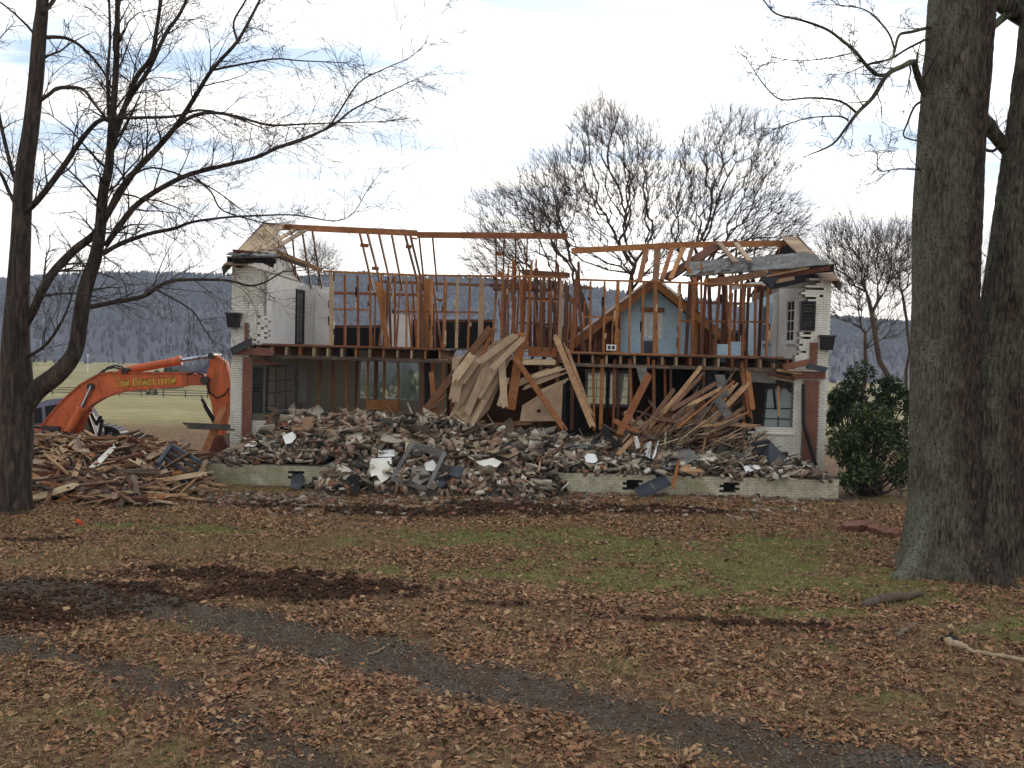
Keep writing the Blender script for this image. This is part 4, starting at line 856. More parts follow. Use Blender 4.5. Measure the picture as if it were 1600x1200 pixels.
boxes('slab_fragments', np.stack([x, y, h+.07], 1), np.stack([rng.uniform(.35, .95, n), rng.uniform(.2, .5, n), rng.uniform(.02, .07, n)], 1), np.stack([.45+rng.normal(0, .35, n), rng.normal(0, .35, n), rng.uniform(-3, 3, n)], 1), 'rubble', rng.choice([.65, .65, .55, .45, .35, .95, .85, .25], n), 'flat broken slabs of slate, board and plaster lying in the heap', 'rubble', .22)
# spilled bits along the porch foot and on the lawn
xs_, ys_ = [], []
for px0, px1, py0, py1, k in ((318, 540, 772, 792, 230), (560, 920, 768, 790, 260), (900, 1300, 770, 786, 120), (1180, 1260, 775, 800, 60), (420, 1200, 790, 812, 90)):
    for _ in range(k): p = gr(random.uniform(px0, px1), random.uniform(py0, py1)); xs_.append(p.x); ys_.append(min(p.y, 24.5))
x = np.array(xs_); y = np.array(ys_); n = len(x); z, *_ = GZ(x, y)
D = np.stack([rng.uniform(.05, .22, n), rng.uniform(.04, .12, n), rng.uniform(.03, .08, n)], 1)
boxes('brick_scraps', np.stack([x, y, z+.02], 1), D, np.stack([rng.normal(0, .3, n), rng.normal(0, .3, n), rng.uniform(-3, 3, n)], 1), 'rubble', rng.choice([.05, .15, .25, .25, .95, .55, .75, .65, .45], n), 'small brick scraps strewn along the foot of the porch', 'rubble')
# three hundred single bricks on the face of the heap
bm_ = []
for i in range(8):
    q = MB(); q.box((0, 0, 0), ((.215, .2, .13, .21, .16, .215, .11, .2)[i], (.105, .1, .1, .11, .1, .1, .1, .1)[i], (.068, .065, .066, .09, .07, .06, .066, .068)[i]), None, jit=.07); me = q.mesh('loose_brick'); me.materials.append(MAT['loose_brick']); bm_.append(me)
x, y, h = on_pile(1400, -7.4, 4.6, 23.4, 26.1)
for i in range(300):
    o = bpy.data.objects.new('loose_brick', bm_[i % 8]); COL.objects.link(o); o.location = (x[i], y[i], h[i]+.05); o.rotation_euler = (random.uniform(-1.2, 1.2), random.uniform(-1.2, 1.2), random.uniform(0, 6.28)); s_ = random.uniform(.9, 1.2); o.scale = (s_, s_, s_)
    zx = 'near the pilaster corner' if x[i] < -5.2 else 'left of the grey frame' if x[i] < -2.9 else 'below the pale sheathing' if x[i] < -.4 else 'below the holed panel' if x[i] < 2 else 'below the golden beam'
    zy = 'spilled over the porch edge' if y[i] < 24.6 else 'low on the heap' if y[i] < 25.3 else 'near the crest of the heap'
    tag(o, 'single loose brick %s %s' % (zy, zx), 'brick', 'loose bricks on the rubble heap')
# ---- slabs, sheets and chunks one can tell apart
def surf_Y(px_, py_, fn=None):
    """depth at which the sight line through a pixel meets the heap"""
    Yv = np.linspace(21.5, 27.6, 160); P_ = np.array([at(px_, py_, v) for v in Yv]); hit = np.nonzero(P_[:, 2] < (fn or pile)(P_[:, 0], P_[:, 1])+.12)[0]
    return Yv[hit[0]]-.06 if len(hit) else None
def slab(name, label, cat, pts, Ys, th, mat, group=None, back=(0, 1, .25), lay=None):
    """outline traced from (x, y) pixels with a depth for each corner, thickened backwards"""
    if isinstance(Ys, (int, float)): Ys = [Ys]*len(pts)
    if lay:
        cx_, cy_ = sum(p[0] for p in pts)/len(pts), sum(p[1] for p in pts)/len(pts); s0 = surf_Y(cx_, cy_, lay)
        if s0: Ys = [s0-.04+max(-.45, min(.45, ((surf_Y(a, b, lay) or s0)-s0))) for a, b in pts]
    P_ = [at(a, b, c) for (a, b), c in zip(pts, Ys)]; c_ = sum(P_, Vector())/len(P_)
    q = MB(); q.prism([p-c_ for p in P_], Vector(back).normalized()*th); me = q.mesh(name); fixnormals(me); me.materials.append(MAT[mat])
    return tag(link(me, name, None, c_), label, cat, group, 'thing')
SL = [('plaster_slab', 'large cracked cream plaster slab at the foot of the brick heap', [(578, 718), (611, 716), (614, 738), (606, 748), (596, 755), (588, 742), (580, 745), (577, 730)], [24.3, 24.3, 24.1, 23.9, 23.8, 23.9, 24, 24.1], .07, 'cream_brick'),
 ('plaster_slab', 'thin cream slab lying flat above the cracked cream slab', [(590, 707), (616, 706), (617, 713), (591, 714)], 24.35, .2, 'white_paint'),
 ('plaster_slab', 'torn cream wallboard sheet in the middle of the heap', [(764, 706), (783, 696), (806, 700), (811, 708), (795, 716), (778, 712)], [24.9, 25.3, 25.3, 25.0, 24.7, 24.7], .03, 'pale_wood'),
 ('plaster_slab', 'pale yellowish sheet in front of the torn wallboard', [(744, 722), (770, 716), (784, 722), (776, 730), (752, 728)], [24.5, 24.7, 24.7, 24.4, 24.4], .03, 'cream_brick'),
 ('white_board', 'upright broken white board among grey debris', [(1003, 695), (1018, 690), (1020, 700), (1014, 727), (1006, 722)], [25.2, 25.2, 25.1, 24.9, 24.9], .04, 'white_paint'),
 ('white_board', 'narrow white board leaning beside the upright white board', [(1020, 696), (1030, 688), (1024, 712), (1015, 730)], [25.3, 25.3, 25, 24.9], .04, 'white_paint'),
 ('white_board', 'small white board tilted above the upright white board', [(990, 684), (996, 682), (1001, 698), (994, 702)], 25.4, .04, 'white_paint'),
 ('white_board', 'flat white panel beside the pale grey sheet', [(1032, 702), (1040, 695), (1056, 696), (1054, 706), (1042, 714), (1032, 713)], [25.3, 25.5, 25.5, 25.2, 25.1, 25.1], .03, 'white_paint'),
 ('grey_sheet', 'pale grey bent sheet low in the heap', [(1030, 728), (1058, 704), (1080, 703), (1092, 716), (1066, 728), (1046, 734)], [24.8, 25.4, 25.4, 25.2, 24.8, 24.7], .03, 'slate'),
 ('grey_slab', 'big dark slab leaning in front of the lower window', [(1172, 693), (1202, 688), (1226, 712), (1250, 738), (1236, 744), (1204, 730), (1186, 712)], [26.2, 26.4, 26, 25.2, 25, 25.2, 25.8], .12, 'dark_grey'),
 ('grey_sheet', 'crumpled grey metal sheet left of the dark slab', [(1140, 708), (1152, 702), (1164, 712), (1158, 726), (1144, 722)], [25.5, 25.7, 25.6, 25.3, 25.3], .05, 'slate'),
 ('white_board', 'small white fragment in front of the crumpled metal', [(1162, 730), (1184, 724), (1188, 732), (1166, 739)], 25.0, .05, 'white_paint'),
 ('metal_duct', 'bent galvanised duct sticking out of the lumber', [(1112, 622), (1126, 620), (1157, 664), (1142, 668)], [26.6, 26.7, 26.2, 26.1], .2, 'slate'),
 ('wall_sheet', 'bluish grey wall sheet leaning above the lumber fan', [(1117, 586), (1132, 586), (1140, 618), (1124, 622)], [27, 27, 26.8, 26.8], .04, 'slate'),
 ('wall_sheet', 'grey board hanging from the upper floor', [(994, 574), (1010, 574), (1014, 600), (1002, 604)], [27, 27, 26.9, 26.9], .04, 'slate'),
 ('brown_slab', 'brown wooden box side on top of the brick heap', [(454, 662), (488, 652), (490, 664), (482, 672), (456, 673)], [25.7, 25.9, 25.8, 25.6, 25.5], .25, 'plank_wood'),
 ('brown_slab', 'tan broken board propped on the heap near the corner', [(412, 664), (424, 645), (430, 646), (420, 666)], 26.0, .06, 'plank_wood'),
 ('brown_slab', 'reddish board tilted beside the tan broken board', [(434, 656), (446, 652), (452, 664), (444, 668)], 25.9, .06, 'red_brick'),
 ('plaster_slab', 'greyish white plaster chunk below the brown box side', [(442, 682), (456, 676), (462, 684), (456, 692), (446, 694)], 25.5, .09, 'plaster'),
 ('plaster_slab', 'white plaster piece high on the heap by the corner', [(446, 650), (456, 644), (458, 656), (450, 662)], 25.9, .05, 'plaster'),
 ('plaster_slab', 'flat white plaster shard on the porch near the corner', [(381, 694), (390, 692), (400, 695), (396, 698), (384, 698)], 25.3, .12, 'plaster'),
 ('concrete_chunk', 'square brick chunk low in the grey frame', [(643, 734), (668, 732), (671, 748), (656, 757), (644, 752)], 23.75, .25, 'mortar'),
 ('concrete_chunk', 'grey block leaning right of the grey frame', [(676, 740), (684, 740), (696, 757), (688, 762), (680, 752)], 23.7, .2, 'dark_grey'),
 ('concrete_chunk', 'pale squared block inside the upper grey frame', [(663, 726), (676, 722), (683, 732), (676, 736), (666, 735)], 24, .15, 'plaster'),
 ('concrete_chunk', 'dark grey slab sitting behind the leaning grey block', [(700, 734), (722, 732), (726, 742), (714, 746), (702, 742)], 24.0, .2, 'dark_grey'),
 ('concrete_chunk', 'dark round ended block at the foot of the heap', [(548, 748), (556, 744), (561, 752), (560, 770), (550, 772), (546, 760)], 23.5, .2, 'matte_black'),
 ('concrete_chunk', 'dark grey block leaning by the foundation vent', [(455, 745), (470, 742), (474, 756), (466, 766), (454, 762)], 24.2, .2, 'dark_grey'),
 ('concrete_chunk', 'long tan stone block on the foundation edge', [(1061, 728), (1072, 727), (1099, 737), (1096, 746), (1064, 736)], [24.8, 24.8, 24.7, 24.65, 24.7], .2, 'plank_wood'),
 ('white_bowl', 'round white fixture lying low on the grey rubble', [(914, 716), (920, 711), (930, 712), (934, 719), (930, 724), (916, 722)], 24.8, .14, 'white_paint'),
 ('wood_board', 'long flat white edged board in the right hand rubble', [(880, 696), (937, 692), (937, 698), (880, 702)], [25.1, 25.3, 25.2, 25], .1, 'slate'),
 ('tile_fragment', 'brown tiled fragment above the torn wallboard', [(760, 690), (780, 682), (786, 690), (772, 698)], 25.5, .04, 'plank_wood')]
for nm, lb, pts, Ys, th, mt in SL: slab(nm, lb, {'plaster_slab': 'slab', 'white_board': 'board', 'grey_sheet': 'sheet', 'grey_slab': 'slab', 'metal_duct': 'duct', 'wall_sheet': 'sheet', 'brown_slab': 'board', 'concrete_chunk': 'block', 'white_bowl': 'basin', 'wood_board': 'board', 'tile_fragment': 'tile'}[nm], pts, Ys, th, mt, lay=None if nm in ('metal_duct', 'wall_sheet') else pile)
q = MB()   # grey scraps of slate, felt and board over the right half
x, y, h = on_pile(1500, -7.8, 8.2, 23.4, 26.6); kk = (x > .3) | (rng.uniform(0, 1, len(x)) < .3); x, y, h = x[kk], y[kk], h[kk]; n = len(x)
D = np.stack([rng.uniform(.12, .55, n), rng.uniform(.06, .3, n), rng.uniform(.012, .045, n)], 1)
boxes('grey_scraps', np.stack([x, y, h+.05], 1), D, np.stack([rng.normal(0, .45, n), rng.normal(0, .45, n), rng.uniform(-3, 3, n)], 1), 'rubble', rng.choice([.55, .65, .65, .45, .85, .85, .35, .45], n), 'flat grey and pale scraps of slate and board over the heap', 'rubble', .26)
x, y, h = on_pile(520, -7.6, 8.2, 23.6, 26.8); n = len(x)
LW = [(150, 118, 88), (112, 84, 62), (176, 148, 116), (92, 74, 62), (66, 54, 48), (190, 176, 150)]
palette('lath_mix', [(i/len(LW), c) for i, c in enumerate(LW)])
boxes('lath_scraps', np.stack([x, y, h+rng.uniform(.0, .1, n)], 1), np.stack([rng.uniform(.25, 1.3, n), rng.uniform(.02, .07, n), rng.uniform(.008, .03, n)], 1), np.stack([rng.normal(0, .5, n), rng.normal(0, .3, n), rng.uniform(-3, 3, n)], 1), 'lath_mix', rng.uniform(0, 1, n), 'snapped laths and sticks poking out of the rubble heap', 'laths', .05)
x = rng.uniform(2.8, 7.0, 420); y = rng.uniform(25.5, 27, 420); h = pile(x, y)+rng.uniform(-.05, .75, 420)*np.clip(1-np.abs(x-5)/2.4, 0, 1); n = 420
boxes('lath_scraps', np.stack([x, y, h+.05], 1), np.stack([rng.uniform(.3, 1.5, n), rng.uniform(.015, .06, n), rng.uniform(.008, .025, n)], 1), np.stack([rng.normal(0, .5, n), rng.normal(-.55, .3, n), rng.normal(0, .7, n)], 1), 'lath_mix', rng.uniform(0, 1, n), 'thin snapped laths packed between the boards of the lumber fan', 'laths', .05)
# ---- loose frames in the rubble
def loose_frame(label, pts, Ys, wd, mat, bars=(), lay=None):
    s0 = min(v for v in (surf_Y(a, b, lay) for a, b in pts) if v); Ys = [max(s0-.1, min(s0+.75, (surf_Y(a, b, lay) or s0)-.08)) for a, b in pts]
    P_ = [at(a, b, c) for (a, b), c in zip(pts, Ys)]; c_ = sum(P_, Vector())/4; t = thing('window_frame', label, 'window frame', c_)
    for i, nm in enumerate(('head_rail', 'side_rail', 'bottom_rail', 'side_rail')): q = MB(); a, b = P_[i], P_[(i+1) % 4]; q.bar(a, b, wd, .1, jag=.01); q.build(nm, mat, t)
    for tt in bars: q = MB(); q.bar(P_[0].lerp(P_[3], tt), P_[1].lerp(P_[2], tt), wd*.6, .07); q.build('glazing_bar', mat, t)
    return t
loose_frame('grey wooden window frame tilted at the foot of the brick heap', [(645, 692), (694, 708), (668, 764), (612, 748)], [24.3, 24.4, 23.5, 23.45], .1, 'slate', (.1,))
FRAME2 = ('grey painted window frame lying in the broken timber by the porch end', [(268, 696), (312, 722), (296, 758), (246, 726)], [23.9, 23.9, 23.2, 23.2], .1, 'dark_grey', (.3, .6))
# dark panelled shutter leaning on the foundation
def lean_panel(label, pts, Ys):
    P_ = [at(a, b, c) for (a, b), c in zip(pts, Ys)]; c_ = sum(P_, Vector())/4; t = thing('panel_shutter', label, 'shutter', c_)
    for i, nm in enumerate(('rail', 'stile', 'rail', 'stile')): q = MB(); q.bar(P_[i], P_[(i+1) % 4], .07, .05); q.build(nm, 'dark_grey', t)
    q = MB(); q.bar(P_[0].lerp(P_[1], .5), P_[3].lerp(P_[2], .5), .06, .045); q.build('rail', 'slate', t); q = MB(); q.prism([p.lerp(c_, .04) for p in P_], (0, .02, .005)); fixnormals(q.build('panel', 'dark_grey', t).data)
lean_panel('dark panelled shutter leaning against the porch foundation', [(992, 765), (1037, 743), (1047, 756), (1003, 777)], [24.25, 24.5, 24.35, 24.1])
# ---- leaning timbers and sheathing, each traced and set at its own depth
def timber(name, label, x0, y0, Y0, x1, y1, Y1, wd, th, mat, group=None, cat='timber', up=(0, -1, .3)):
    a = at(x0, y0, Y0); b = at(x1, y1, Y1); c_ = (a+b)/2; q = MB(); (q.splint(a-c_, b-c_, wd, th, up, random.choice([.06, .12, .2])) if wd < .19 or cat == 'board' else q.bar(a-c_, b-c_, wd, th, up, jag=.05)); me = q.mesh(name); me.materials.append(MAT[mat]); return tag(link(me, name, None, c_), label, cat, group)
TB = [('leaning_timber', 'dark red beam leaning across the pale sheathing down to the heap', 766, 513, 26.9, 662, 645, 26.4, .2, .1, 'red_wood'), ('leaning_timber', 'brown post propped under the upper floor beside the dark red beam', 773, 512, 27.0, 750, 560, 26.8, .12, .1, 'stud_wood'),
 ('leaning_timber', 'short tan post standing in the living room window', 674, 584, 26.9, 680, 648, 26.6, .14, .1, 'stud_wood'), ('leaning_timber', 'short tan offcut leaning on the short tan post', 688, 626, 26.5, 662, 644, 26.4, .12, .08, 'plank_wood'),
 ('leaning_timber', 'brown beam slanting across the sheathing panel with a hole', 803, 557, 26.6, 880, 668, 25.9, .15, .08, 'stud_wood'), ('leaning_timber', 'thick brown post below the pale panels', 816, 520, 27.0, 798, 640, 26.6, .26, .12, 'stud_wood'),
 ('leaning_timber', 'long tan stud leaning from the upper floor to the heap', 868, 526, 26.9, 926, 667, 25.9, .17, .07, 'plank_wood'), ('leaning_timber', 'second tan stud leaning right beside the long tan stud', 884, 540, 27.0, 925, 650, 26.1, .1, .06, 'plank_wood'),
 ('leaning_timber', 'thick golden beam leaning alone before the kitchen window', 1014, 586, 26.7, 967, 680, 25.8, .2, .13, 'stud_wood'), ('leaning_timber', 'long reddish beam lying across the top of the heap', 726, 669, 26.2, 832, 660, 26.5, .13, .1, 'red_wood'),
 ('leaning_timber', 'tan beam lying level in front of the lumber fan', 1024, 654, 26.0, 1082, 661, 25.9, .12, .08, 'plank_wood'), ('leaning_timber', 'long tan beam lying level toward the broken window', 1090, 660, 26.1, 1180, 666, 26.1, .1, .08, 'plank_wood'),
 ('leaning_timber', 'red brown prop standing on the foundation by the leaning shutter', 1060, 722, 24.55, 1050, 766, 24.3, .08, .05, 'stud_wood'), ('leaning_timber', 'slim stick crossing the tilted grey frame', 633, 724, 23.7, 618, 770, 23.4, .05, .04, 'plank_wood'),
 ('leaning_timber', 'slim stick standing on top of the brick heap', 662, 650, 26, 674, 694, 25.2, .06, .05, 'plank_wood'), ('leaning_timber', 'splintered post rising beside the broken window', 1168, 580, 27, 1176, 640, 26.6, .14, .08, 'stud_wood'), ('leaning_timber', 'second splintered post rising by the broken window', 1158, 574, 27, 1172, 650, 26.6, .12, .08, 'stud_wood'),
 ('leaning_timber', 'thin pole lying on the grey rubble below the sheathing', 884, 693, 24.9, 840, 720, 24.6, .05, .05, 'plank_wood'), ('leaning_timber', 'grey prop leaning dark against the heap', 942, 670, 26, 966, 698, 25.2, .14, .06, 'matte_black'), ('leaning_timber', 'tan board crossing low toward the upright white board', 990, 684, 25.4, 964, 712, 24.9, .12, .05, 'plank_wood')]
for nm, lb, x0, y0, Y0, x1, y1, Y1, wd, th, mt in TB: timber(nm, lb, x0, y0, Y0, x1, y1, Y1, wd, th, mt)
# pale sheathing boards fallen from the roof
SH = [((770, 545), (706, 660), .3), ((780, 535), (722, 662), .22), ((764, 550), (712, 640), .2), ((800, 528), (744, 620), .28), ((806, 524), (748, 566), .2), ((792, 560), (736, 664), .2), ((745, 560), (716, 600), .3), ((818, 528), (770, 575), .16), ((775, 590), (737, 664), .13), ((752, 640), (718, 664), .22), ((784, 562), (788, 636), .2), ((792, 590), (780, 636), .16), ((740, 552), (712, 590), .24), ((760, 572), (728, 650), .2), ((720, 566), (710, 620), .3)]
for i, (a, b, wd) in enumerate(SH): timber('sheathing_board', '%s pale sheathing board %s of the fallen bundle, %s' % ('wide' if wd > .21 else 'slim', 'at the top' if b[1] < 600 else 'in the lower part' if a[1] > 570 else 'along the length', 'left edge' if a[0] < 750 else 'centre' if a[0] < 780 else 'right edge'), a[0], a[1], 26.95-.03*i, b[0], b[1], 26.35-.03*i, wd, .025, 'pale_wood', 'fallen roof sheathing boards', 'board')
for i, (a, b, wd) in enumerate((((836, 588), (882, 574), .14), ((830, 600), (876, 582), .18), ((850, 610), (882, 596), .12), ((815, 566), (868, 566), .16), ((800, 602), (858, 580), .2))): timber('sheathing_board', ('%s board of five fanned out above the panel with a hole' % ('second', 'third', 'lowest', 'topmost', 'widest')[i]), a[0], a[1], 26.6+.03*i, b[0], b[1], 26.6+.03*i, wd, .025, 'pale_wood', 'boards above the holed panel', 'board')
for lb, pts, Ys in (('big pale sheathing sheet hanging widest in the fallen bundle', [(768, 545), (800, 556), (764, 640), (742, 664), (706, 658), (718, 600)], [27, 27, 26.6, 26.5, 26.5, 26.8]), ('upper pale sheathing sheet under the top of the fallen bundle', [(740, 552), (798, 523), (808, 536), (752, 582)], [27, 27, 27, 26.9]), ('shadowed pale sheet at the left edge of the fallen bundle', [(707, 560), (746, 552), (742, 600), (714, 650), (705, 610)], [27.05, 27.05, 26.9, 26.7, 26.8])): slab('plywood_sheet', lb, 'panel', pts, [v_+.06 for v_ in Ys], .025, 'pale_wood')
o = slab('plywood_sheet', 'pale plywood panel with a round hole standing behind the slanting beam', 'panel', [(816, 634), (880, 594), (877, 658), (812, 658)], [26.55, 26.6, 26.4, 26.4], .03, 'pale_wood')
q = MB(); p = at(842, 642, 26.36); ring = [(p.x+.06*math.cos(a_*.785), p.y, p.z+.045*math.sin(a_*.785)) for a_ in range(8)]; q.prism(ring, (0, .1, 0)); hole = q.build('hole_dark_disc', 'matte_black', o); hole.matrix_parent_inverse = Matrix.Translation(-o.location)  # dark disc set into the panel as the shade of its hole
# the fan of lumber at the right
for i in range(62):
    u = random.random(); x1 = random.uniform(968, 1130); y1 = 700-(x1-968)*.13+random.uniform(-22, 6); ln = random.uniform(40, 120); an = R(random.choice([random.uniform(32, 62), random.uniform(20, 50), random.uniform(5, 30), random.uniform(120, 160)]))
    x0 = x1+ln*math.cos(an); y0 = y1-ln*math.sin(an); Yb = random.uniform(25.6, 26.7)
    if x0 > 1178 or y0 < 572+max(0, (1090-x0)*.6): x0 = x1+.6*(x0-x1); y0 = y1+.6*(y0-y1)
    bw_ = random.choice([.05, .07, .09, .12, .17]); bm2 = random.choice(['plank_wood', 'plank_wood', 'pale_wood', 'stud_wood', 'old_wood', 'red_wood', 'old_wood']); xm_ = (x0+x1)/2
    lb = '%s %s board %s, in the lumber fan %s' % ({.05: 'slim', .07: 'narrow', .09: 'medium', .12: 'broad', .17: 'widest'}[bw_], {'plank_wood': 'tan', 'pale_wood': 'pale', 'stud_wood': 'orange', 'old_wood': 'grey', 'red_wood': 'dark brown'}[bm2], 'leaning steeply' if abs(y0-y1) > abs(x0-x1) else 'lying low' if abs(y0-y1) < .45*abs(x0-x1) else 'leaning', 'near the golden beam' if xm_ < 1045 else 'at its middle' if xm_ < 1100 else 'toward the broken window')
    timber('broken_board', lb, x0, y0, Yb+.5, x1, y1, Yb-.1, bw_, random.uniform(.02, .05), bm2, 'splintered boards of the lumber fan', 'board', (random.uniform(-.5, .5), -1, random.uniform(0, .8)))
for i, (x0, y0, x1, y1, wd) in enumerate(((1094, 575, 1040, 642, .12), (1099, 584, 1046, 640, .1), (1076, 600, 992, 690, .13), (1052, 610, 996, 684, .12), (1120, 598, 1050, 640, .12), (1130, 605, 1080, 632, .1), (1084, 640, 1060, 660, .1))): timber('broken_board', ('%s long tan board rising out of the lumber fan' % ('highest', 'second highest', 'longest', 'steep leftmost', 'upper right', 'rightmost', 'shortest')[i]), x0, y0, 26.6-.05*i, x1, y1, 26.0-.05*i, wd, .05, 'plank_wood', 'tall boards of the lumber fan', 'board')
# ================================================================ WOOD HEAP AT THE LEFT
def wpile(x, y):
    x = np.asarray(x, float); y = np.asarray(y, float)
    a = sstep(-14.2, -12.6, x)*(1-sstep(-9.0, -7.7, x)); t = np.clip((y-21.2)/2.9, 0, 1); b = np.where(y < 24.1, t**.8, np.clip(1-(y-24.1)/2.4, 0, 1)); return a*b*(1.18+.25*(fbm(x, y, .9, 61)-.5))*(1-.12*sstep(-10.4, -8.8, x))
gx3, gy3 = np.meshgrid(np.linspace(-14.3, -7.6, 60), np.linspace(21, 26.6, 50)); hz = wpile(gx3.ravel(), gy3.ravel())-.1+.12*(vn(gx3.ravel(), gy3.ravel(), 5., 6)-.5)
q_ = (np.arange(49)[:, None]*60+np.arange(59)[None]).ravel()
o = soup('debris_mound', np.stack([gx3.ravel(), gy3.ravel(), hz], 1), np.stack([q_, q_+1, q_+61, q_+60], 1), 'matte_black'); tag(o, 'dark core of the broken timber heap', 'debris', kind='stuff')  # even near-black colour under the planks
pm = []
for i in range(10):
    q = MB(); q.bar((-.5, 0, 0), (.5, 0, 0), (.1, .14, .09, .18, .07, .12, .09, .22, .05, .1)[i], (.03, .03, .05, .025, .04, .02, .09, .02, .05, .04)[i], (0, 0, 1), jag=.02) if i % 3 == 2 else q.splint((-.5, 0, 0), (.5, 0, 0), (.1, .14, .09, .18, .07, .12, .09, .22, .05, .1)[i], (.03, .03, .05, .025, .04, .02, .09, .02, .05, .04)[i], (0, 0, 1), .07); me = q.mesh('broken_plank'); me.materials.append(MAT[('plank_wood', 'old_wood', 'stud_wood', 'pale_wood', 'plank_wood', 'plank_wood', 'red_wood', 'pale_wood', 'old_wood', 'plank_wood')[i]]); pm.append(me)
loose_frame(*FRAME2, lay=wpile)
k = 0
while k < 290:
    x = random.uniform(-13.9, -7.9); y = 21.0+3.6*random.random()**1.15; h = float(wpile([x], [y])[0])
    if h < .05 and random.random() < .8: continue
    o = bpy.data.objects.new('broken_plank', pm[k % 10]); COL.objects.link(o); o.location = (x, y, h+.04+random.uniform(-.08, .1)); Ls = random.uniform(.5, 2.1)
    o.scale = (Ls, random.uniform(.7, 1.2), 1); slope = R(18) if y < 24 else 0; yaw = random.gauss(0, .75); o.rotation_euler = Euler((random.uniform(-.6, .6)+slope*math.cos(yaw), random.gauss(0, .16)-slope*math.sin(yaw), yaw)); k += 1
    ad = ('tan', 'grey weathered', 'thick brown', 'wide pale', 'narrow tan', 'thin tan', 'square reddish', 'broad pale', 'square grey', 'plain tan')[k % 10 - 1]
    zx = 'beside the maple' if x < -11.9 else 'in the middle' if x < -9.9 else 'toward the porch end'; zy = 'low at the front of' if y < 22.1 else 'halfway up' if y < 23.3 else 'on top of'
    tag(o, '%s broken plank %s the timber heap, %s' % (ad, zy, zx), 'plank', 'broken planks of the timber heap')
n = 2200; x = rng.uniform(-14, -7.7, n); y = rng.uniform(20.9, 25.2, n); h = wpile(x, y); kk = h > .03; x, y, h = x[kk], y[kk], h[kk]; n = len(x)
WP = [(158, 122, 90), (112, 84, 62), (186, 154, 118), (128, 80, 52), (92, 74, 62), (200, 180, 150), (70, 52, 44), (142, 104, 74)]
palette('splinters', [(i/len(WP), c) for i, c in enumerate(WP)])
boxes('splinters', np.stack([x, y, h+rng.uniform(-.03, .08, n)], 1), np.stack([rng.uniform(.2, .95, n), rng.uniform(.02, .07, n), rng.uniform(.01, .04, n)], 1), np.stack([rng.normal(0, .5, n), rng.normal(0, .28, n), rng.normal(0, .9, n)], 1), 'splinters', rng.uniform(0, 1, n), 'countless splinters and laths packed into the timber heap', 'splinters', .05)
for lb, pts, Ys, mt, th in (('yellow fibreboard sheet folded on top of the timber heap', [(112, 700), (118, 688), (128, 690), (142, 708), (134, 714), (122, 706)], [23.8, 24.2, 24.2, 23.9, 23.7, 23.8], 'pale_wood', .03), ('smaller yellow fibreboard sheet beside the folded sheet', [(84, 702), (100, 694), (106, 704), (92, 710)], [23.9, 24.1, 23.9, 23.7], 'pale_wood', .03), ('greenish white clapboard leaning in the timber heap', [(139, 730), (176, 695), (181, 700), (148, 734)], [23.2, 24, 24, 23.2], 'cream_brick', .03), ('black torn roofing felt on top of the timber heap', [(172, 681), (210, 674), (240, 682), (236, 692), (200, 690)], [24.8, 25.2, 25, 24.6, 24.6], 'matte_black', .04)):
    slab('sheet_scrap', lb, 'sheet', pts, Ys, th, mt, lay=wpile)
for lb, x0, y0, Y0, x1, y1, Y1, wd, mt in (('long splinter standing upright against the front of the timber heap', 114, 742, 22.3, 97, 806, 21.2, .13, 'plank_wood'), ('pale pole slanting over the timber heap', 217, 705, 23.6, 170, 752, 22.8, .08, 'old_wood'), ('pale lath sticking out low at the front of the timber heap', 230, 776, 21.9, 196, 800, 21.2, .08, 'plank_wood'), ('dark post stub standing in the timber heap', 100, 732, 22.8, 100, 764, 22.5, .12, 'rust'), ('rusty steel beam lying level behind the timber heap', 290, 665, 26.4, 360, 668, 26.4, .17, 'dark_steel'), ('bent brown beam standing in front of the bucket', 350, 636, 27, 314, 722, 26.0, .2, 'stud_wood'), ('black post leaning beside the excavator arm', 318, 630, 27.4, 337, 662, 27.2, .12, 'matte_black')): timber('loose_timber', lb, x0, y0, Y0, x1, y1, Y1, wd, .07, mt)
# ================================================================ EXCAVATOR
EX = thing('excavator', 'orange demolition excavator reaching its arm over the timber heap', 'excavator', (at(60, 700, 29).x, 29.6, 0))
YE = 29.0
def plate(name, pts, Y, th, mat, parent=EX, bev=.03):
    q = MB(); q.prism([at(a, b, Y) for a, b in pts], (0, th, 0)); me = q.mesh(name); bm = bmesh.new(); bm.from_mesh(me); bmesh.ops.recalc_face_normals(bm, faces=bm.faces)
    if bev: bmesh.ops.bevel(bm, geom=list(bm.edges), offset=bev, segments=2, affect='EDGES', clamp_overlap=True)
    bm.to_mesh(me); bm.free(); me.materials.append(MAT[mat]); return link(me, name, parent)
boom = plate('boom', [(58, 677), (63, 665), (95, 628), (124, 602), (150, 587), (172, 582), (250, 583), (300, 583), (318, 586), (321, 597), (300, 602), (250, 606), (190, 612), (158, 622), (138, 634), (110, 662), (82, 684), (66, 686)], YE, .55, 'orange_paint')
stick = plate('stick', [(328, 554), (334, 553), (352, 566), (357, 590), (359, 602), (355, 640), (347, 684), (338, 690), (330, 630), (322, 606), (320, 592), (326, 574)], YE+.05, .42, 'orange_paint')
plate('boom_tip', [(293, 583), (318, 587), (323, 597), (319, 602), (294, 602)], YE-.012, .57, 'orange_dirty', EX, .01)
def pin(x, y, r, Y0, Y1, mat, parent): q = MB(); a = at(x, y, YE); q.tube([(a.x, Y0, a.z), (a.x, Y1, a.z)], [r, r], 14); return q.build('pivot_pin', mat, parent, False)
for x, y, r in ((143, 604, .11), (196, 579, .1), (331, 556, .1), (321, 594, .13), (68, 678, .15)): pin(x, y, r, YE-.1, YE+.66, 'dark_steel', EX)
